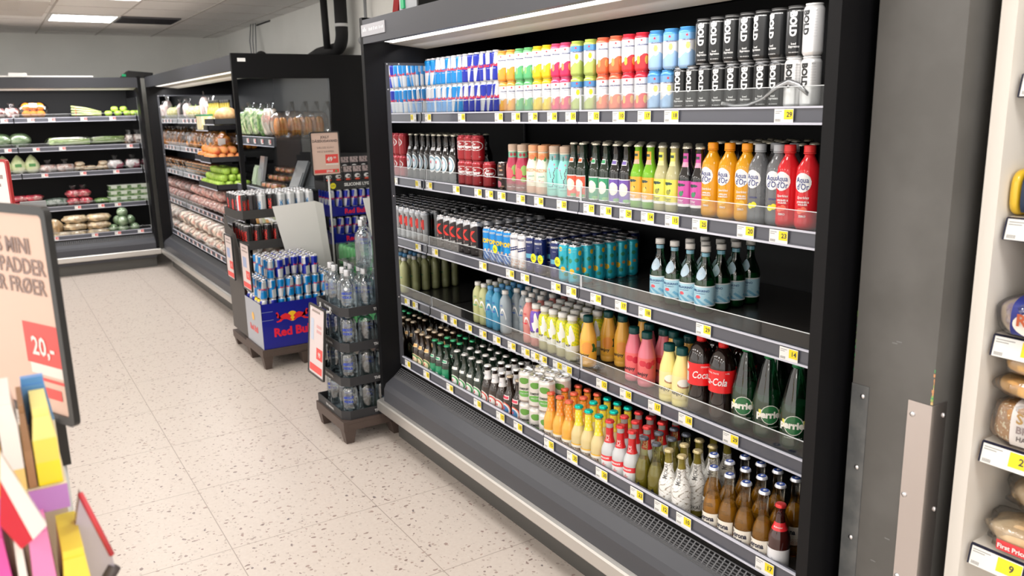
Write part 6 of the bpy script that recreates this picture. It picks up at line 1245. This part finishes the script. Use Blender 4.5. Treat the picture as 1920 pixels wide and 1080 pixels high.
def loaf(name, label, y, z, dims, m, film_col=None, texts=(), band_=None, x=1.76, power=.6, amp=.03, rz=0, seed=0, cat='bread pack'):
    r = empty(name, (x, y, z)); a, b, c = dims
    link('bread', MB().blob(0, 0, c, a, b, c, amp=amp, seed=seed, nu=30, nv=20, power=power, fr=4).build('bread_body', m), r)
    if band_:
        q = MB(); nb = 14; y0, y1 = band_[0], band_[1]; v = []
        for i in range(nb + 1):
            t = PI * (1.22 - .62 * i / nb * 1.25); 
            for yy in (y0, y1): v.append((a * 1.03 * math.copysign(abs(math.cos(t)) ** power, math.cos(t)), yy, c + c * 1.03 * math.copysign(abs(math.sin(t)) ** power, math.sin(t))))
        q.add(v, [(2 * i, 2 * i + 1, 2 * i + 3, 2 * i + 2) for i in range(nb)], 0, band_[2], True)
        for s_, sz, yy, zz, col, wd in texts: text_flat(q, s_, sz, (-a * 1.10, yy, zz), (0, -1, 0), (0, 0, 1), .002, col, bold=.03, width=wd)
        link('label', q.build('bread_label', PRINT), r)
    link('film', MB().blob(0, 0, c, a * 1.04, b * 1.06, c * 1.04, amp=amp * 1.5, seed=seed + 3, nu=30, nv=18, power=power * .95, fr=5).build('bread_film', FILM), r)
    r.rotation_euler = (0, 0, rz); tag(r, label, cat); return r
RYE = noisy('rye_bread', (.22, .11, .05), (.36, .20, .10), 50, .6); TOAST = noisy('toast_film', (.60, .48, .36), (.30, .22, .34), 18, .4, .6, lo=.5, hi=.62); TOAST2 = noisy('lavender_bag', (.10, .07, .20), (.62, .42, .30), 22, .35, .7, lo=.45, hi=.55); BRIO = noisy('brioche_crust', (.58, .26, .07), (.78, .48, .18), 14, .45, .6); BAG = noisy('baguette_crust', (.62, .40, .20), (.76, .58, .36), 14, .55, .6); SES = noisy('sesame_bun', (.50, .26, .10), (.86, .74, .50), 120, .5, .4, lo=.58, hi=.62)
Yr = .84
loaf('rye_loaf', 'dark rye loaf in yellow film with a navy diamond label, second bread shelf', .745, ZR[1], (.055, .085, .045), RYE, band_=(-.08, .070, (.012, .03, .07)), texts=[('Det Gode', .018, .004, .045, (.82, .80, .72), .11), ('Schulstad', .008, .012, .078, (.7, .8, .75), .05), ('FULDKORN', .006, .004, .022, (.7, .6, .3), .05)])
o = link('film_end', MB().blob(0, .085, .047, .057, .012, .047, power=.6).build('film_end', mat('yellow_film', (.80, .52, .03), .3, coat=.5)), bpy.data.objects['rye_loaf'])
loaf('white_bag', 'cream paper bread bag on the topmost bread shelf', .695, ZR[0], (.09, .12, .16), mat('cream_paper', (.82, .74, .64), .5), band_=(-.12, -.0, (.83, .76, .66)), texts=[('ø', .02, -.03, .19, (.75, .12, .08), .1), ('---', .010, -.03, .14, (.2, .2, .2), .05)], power=.5, x=1.78)
loaf('toast_bag', 'purple patterned toast bag standing on the third bread shelf', .700, ZR[2] + .094, (.07, .085, .075), TOAST2, x=1.775, seed=4, power=.7)
loaf('toast_pack', 'toast pack with white oval label, third bread shelf', .728, ZR[2], (.075, .105, .042), TOAST, band_=(-.11, .068, (.02, .03, .22)), texts=[('Roast', .024, .015, .045, (.45, .09, .03), .09), ('Toast', .018, -.000, .020, (.35, .10, .06), .07)], x=1.755, seed=2)
q = MB(); n = 28; q.add([(-.0812, .012 + .050 * math.cos(2 * PI * i / n), .036 + .026 * math.sin(2 * PI * i / n)) for i in range(n)], [tuple(range(n))[::-1]], 0, (.80, .74, .66)); link('oval', q.build('oval_label', PRINT), bpy.data.objects['toast_pack'])
loaf('bun_pack', 'two long golden buns in a white tray, fourth bread shelf', .730, ZR[3] + .152, (.05, .088, .022), BRIO, x=1.755, seed=6); loaf('bun_pack', 'lower golden bun pack in a white tray, fourth bread shelf', .715, ZR[3] + .108 - .0, (.055, .10, .001), BRIO, x=1.79, seed=7) if 0 else None
loaf('bun_pack', 'lower long golden buns in a white tray, fourth bread shelf', .728, ZR[3] + .106, (.058, .100, .021), BRIO, x=1.755, seed=7)
loaf('burger_bun_pack', 'sesame burger bun pack with pale label, fourth bread shelf', .728, ZR[3], (.062, .098, .050), SES, band_=(-.105, .052, (.72, .68, .66)), texts=[('STORE', .022, -.006, .074, (.40, .24, .08), .09), ('BRIOCHE', .015, -.006, .050, (.25, .2, .2), .09), ('HAMBURGER', .010, -.006, .031, (.1, .08, .08), .09)], x=1.755, seed=8, power=.55)
for i, (y, dz, dx, rz) in enumerate(((.680, .0, .0, .02), (.67, .072, .05, -.05), (.64, .145, .10, .0))):
    r = loaf('baguette_bag', f"bag of baguettes on the lowest bread shelf, {['front bottom', 'middle', 'topmost'][i]} one", y, ZR[4] + dz, (.06, .145, .036), BAG, band_=None if i == 2 else (-.15, .020, (.86, .36, .03)) if i == 0 else (.02, .06, (.75, .08, .08)), texts=[] if i == 2 else [('baguetter', .018, -.035, .040, (.86, .82, .76), .10), ('4 fuldkorn', .010, -.035, .020, (.82, .78, .72), .08)] if i == 0 else [('First Price', .012, .04, .04, (.85, .8, .78), .06)], x=1.765 + dx, rz=rz, seed=10 + i, power=.7, amp=.06)
    if i == 0:
        q = MB(); q.add([(-.064, .105, .010), (-.064, .040, .010), (-.066, .040, .034), (-.066, .105, .034)], [(0, 1, 2, 3)], 0, (.75, .06, .07)); text_flat(q, 'First Price', .011, (-.0665, .0725, .022), (0, -1, 0), (0, 0, 1), .001, (.86, .8, .78), bold=.03, width=.058); link('brand_patch', q.build('brand_patch', PRINT), r)
# ---------------------------------------------------------------- near left: framed sign and sweets stand (out of focus)
dv = Vector((-.424, .906, 0)).normalized(); ux = -dv
TR = ray(86, 388); TR = EYE + TR * (1.36 / math.hypot(TR.x, TR.y)); W_, H_ = .26, .340
c_ = TR + dv * (W_ / 2) - Vector((0, 0, H_ / 2))
card('price_sign', tuple(c_), W_, H_, tuple(ux), (0, 0, 1), [('MS MINI', .074, .03, .318, (.25, .17, .15), .9, .01), ('DPADDER', .074, .10, .225, (.25, .17, .15), .9, .01), ('ER FRØER', .074, .09, .135, (.25, .17, .15), .9, .01), ('box', .05, -.235, .44, -.04, RB_), ('20,-', .088, .25, -.145, LW, .30), ('box', .08, -.285, .44, -.235, (.84, .76, .70)), ('box', .10, -.315, .44, -.30, RB_), ('box', .06, -.395, .38, -.345, RB_)], 'large black-framed sign reading 20, nearest the camera at left', bg=(.72, .50, .40), fw=.013)
# stand under it
sg = bpy.data.objects['price_sign.001'] if 'price_sign.001' in bpy.data.objects else None
base = c_ + dv * -.065
o = link('pole', MB().tube([(base.x - c_.x, base.y - c_.y, -H_ / 2), (base.x - c_.x, base.y - c_.y, -c_.z + .01)], .008, 10).build('sign_pole', MAT['pole_grey']), sg)
link('holder', MB().box(base.x - c_.x - .014, base.x - c_.x + .014, base.y - c_.y - .01, base.y - c_.y + .01, -H_ / 2 - .075, -H_ / 2).build('sign_holder', BLACKPL), sg)
# second sign further back
dv2 = Vector((-.6, .8, 0)).normalized()
TR = ray(13, 300); TR = EYE + TR * (3.0 / math.hypot(TR.x, TR.y)); c2 = TR + dv2 * .106 - Vector((0, 0, .150))
card('price_sign', tuple(c2), .212, .305, tuple(-dv2), (0, 0, 1), [('box', -.3, .30, .36, .34, STK), ('box', -.3, .22, .30, .25, STK), ('box', -.44, -.46, .44, -.36, RB_), ('box', .1, -.05, .3, .0, DK)], 'red-framed sign at the left edge behind the large sign', frame=(.45, .04, .04), bg=(.80, .76, .74), pole=.2)
cd2 = [o for o in bpy.data.objects if o.name.startswith('price_sign')][-1]; o = link('clamp', MB().box(-.02, .05, -.02, .02, -.04, .05).prism([(-.01, .05), (.05, .02), (.05, -.04), (.02, -.055)], -.022, -.01, 'y').build('sign_clamp', mat('clamp_grey', (.25, .26, .27), .4)), cd2, (.10, -.12, -.03))
# sweets stand: thin packs on two tiers, seen from their ends
SY = 1.13
st = empty('sweets_stand', (-.10, SY, 0))
def px_box(px0, py0, px1, py1, y0, dep):
    a_ = onY(px0, py0, y0); b_ = onY(px1, py1, y0); return min(a_.x, b_.x), max(a_.x, b_.x), y0, y0 + dep, min(a_.z, b_.z), max(a_.z, b_.z)
zl = onY(60, 920, SY).z; zl2 = onY(60, 1300, SY).z
PKM = mat('stand_cream', (.80, .70, .55), .5)
xr_ = onY(128, 920, SY).x
link('tier', MB().box(-.35, xr_ + .10, 0, .12, zl - .012, zl - .001).build('stand_tier', PKM), st); link('tier', MB().box(-.35, xr_ + .10, -.06, .12, zl - .28, zl - .271).build('stand_tier2', PKM), st)
link('back', MB().box(-.35, xr_ + .10, .12, .13, 0, zl + .05).build('stand_back', PKM), st)
link('price_strip', MB().prism([(-.007, zl - .03), (0, zl - .03), (0, zl), (-.003, zl)], -.35, xr_ + .10, 'x').build('stand_strip', mat('strip_purple', (.45, .20, .50), .4)), st)
tag(st, 'two-tier sweets stand at the lower left, out of focus', 'display stand')
def sweet(label, x, w_, z0, h_, cols, y=SY + .008, dep=.09, tilt=0):
    q = MB(); n = len(cols); ww = w_ - .001
    for i, c in enumerate(cols):
        q.prism([(-ww / 2, h_ * i / n), (ww / 2, h_ * i / n), (ww / 2 * (1 if i < n - 1 else .7), h_ * (i + 1) / n), (-ww / 2 * (1 if i < n - 1 else .7), h_ * (i + 1) / n)], 0, dep, 'y', 0, c)
    r = empty('sweet_pack', (x, y, z0)); link('pack', q.build('sweet_pack', FILMPR), r); link('seal', MB().box(-ww * .34, ww * .34, .002, dep - .002, h_, h_ + .010).build('pack_seal', mat('seal_%g%g' % (cols[-1][0], cols[-1][1]), cols[-1], .3)), r)
    r.rotation_euler = (0, tilt, 0); tag(r, label, 'sweets', 'sweets packs')
CR_ = (.86, .80, .74); x = xr_ - .003; z0 = zl
for i, (w_, h_, cols, nm_) in enumerate(((.028, .092, [YEL, (.90, .70, .10), (.92, .78, .25)], 'yellow pack at the right end'), (.010, .10, [(.35, .18, .08), (.30, .15, .06)], 'thin brown pack beside the yellow pack'), (.021, .115, [(.85, .60, .20), CR_, CR_, CR_], 'white pack between the brown and orange ones'), (.013, .118, [(.88, .50, .05), (.88, .50, .05), (.80, .08, .05)], 'thin orange pack with red top'), (.020, .12, [CR_, CR_, (.85, .78, .7)], 'white pack left of the orange one'), (.014, .10, [(.88, .50, .05), (.80, .06, .05)], 'red and orange pack'), (.03, .125, [(.85, .70, .25), (.90, .80, .30)], 'yellow striped pack'), (.03, .115, [(.75, .08, .08), CR_], 'red and white pack at the left'))):
    x -= w_ / 2; sweet(f"{nm_} on the sweets stand", x, w_, z0, h_, cols); x -= w_ / 2 + .001
sweet('blue and white pack behind the yellow one on the sweets stand', xr_ - .020, .04, z0, .108, [CR_, (.10, .30, .65)], y=SY + .10, dep=.018)
z1 = zl - .27; x = xr_ + .012
for i, (w_, h_, cols, nm_) in enumerate(((.036, .19, [YEL, YEL, (.90, .72, .08)], 'tall yellow pack'), (.030, .235, [(.82, .20, .48), (.84, .26, .52)], 'pink pack right'), (.012, .23, [CR_, CR_], 'thin white pack'), (.045, .24, [(.86, .10, .42), (.86, .10, .42)], 'bright pink pack'), (.02, .22, [(.88, .50, .38), (.86, .16, .10)], 'salmon pack'), (.05, .24, [(.80, .05, .20), (.60, .02, .05)], 'deep red pack'), (.05, .23, [CR_, (.80, .1, .1)], 'white and red pack'))):
    x -= w_ / 2; sweet(f"{nm_} on the lower tier of the sweets stand", x, w_, z1, h_, cols, y=SY - .05, dep=.12); x -= w_ / 2 + .001
# leaning red and white box in front, clear bag with red edge at the right
q = MB(); a_, b_, c2_, d_ = [onY(*p, SY - .075) for p in ((0, 850), (88, 985), (62, 1012), (0, 900))]
q.add([tuple(a_), tuple(b_), tuple(c2_), tuple(d_)] + [tuple(v_ + Vector((0, .012, 0))) for v_ in (a_, b_, c2_, d_)], [(0, 3, 2, 1), (4, 5, 6, 7), (0, 1, 5, 4), (1, 2, 6, 5), (2, 3, 7, 6), (3, 0, 4, 7)], 0, CR_)
a_, b_, c2_, d_ = [onY(*p, SY - .075) for p in ((0, 900), (62, 1012), (40, 1030), (0, 985))]
q.add([tuple(a_), tuple(b_), tuple(c2_), tuple(d_)] + [tuple(v_ + Vector((0, .012, 0))) for v_ in (a_, b_, c2_, d_)], [(0, 3, 2, 1), (4, 5, 6, 7), (0, 1, 5, 4), (1, 2, 6, 5), (2, 3, 7, 6), (3, 0, 4, 7)], 0, (.62, .01, .03))
o = link('leaning_box', q.build('leaning_box', FILMPR)); tag(o, 'red and white box leaning across the sweets stand', 'box')
bg_ = empty('crisp_bag', tuple(onY(180, 1060, SY + .02)))
P = [Vector(onY(*p, SY + .02)) - bg_.location for p in ((150, 925), (210, 1040), (215, 1062), (170, 1110), (150, 1110), (140, 1000))]
q = MB(); q.add([tuple(p) for p in P] + [tuple(p + Vector((0, .02, 0))) for p in P], [tuple(range(6))[::-1], tuple(range(6, 12))] + [(i, (i + 1) % 6, (i + 1) % 6 + 6, i + 6) for i in range(6)], 0, (.55, .50, .58)); link('bag', q.build('crisp_bag', FILMPR), bg_)
link('red_edge', MB().tube([tuple(P[0]), tuple(P[1])], .0035, 8).build('red_edge', mat('edge_red', (.75, .08, .10), .4)), bg_); link('foot', MB().tube([tuple(P[2]), tuple(P[3] + Vector((0, 0, -.02)))], .009, 8).build('bag_foot', mat('edge_dark', (.10, .08, .08), .4)), bg_)
tag(bg_, 'grey bag with red edge sticking out right of the sweets stand', 'bag')
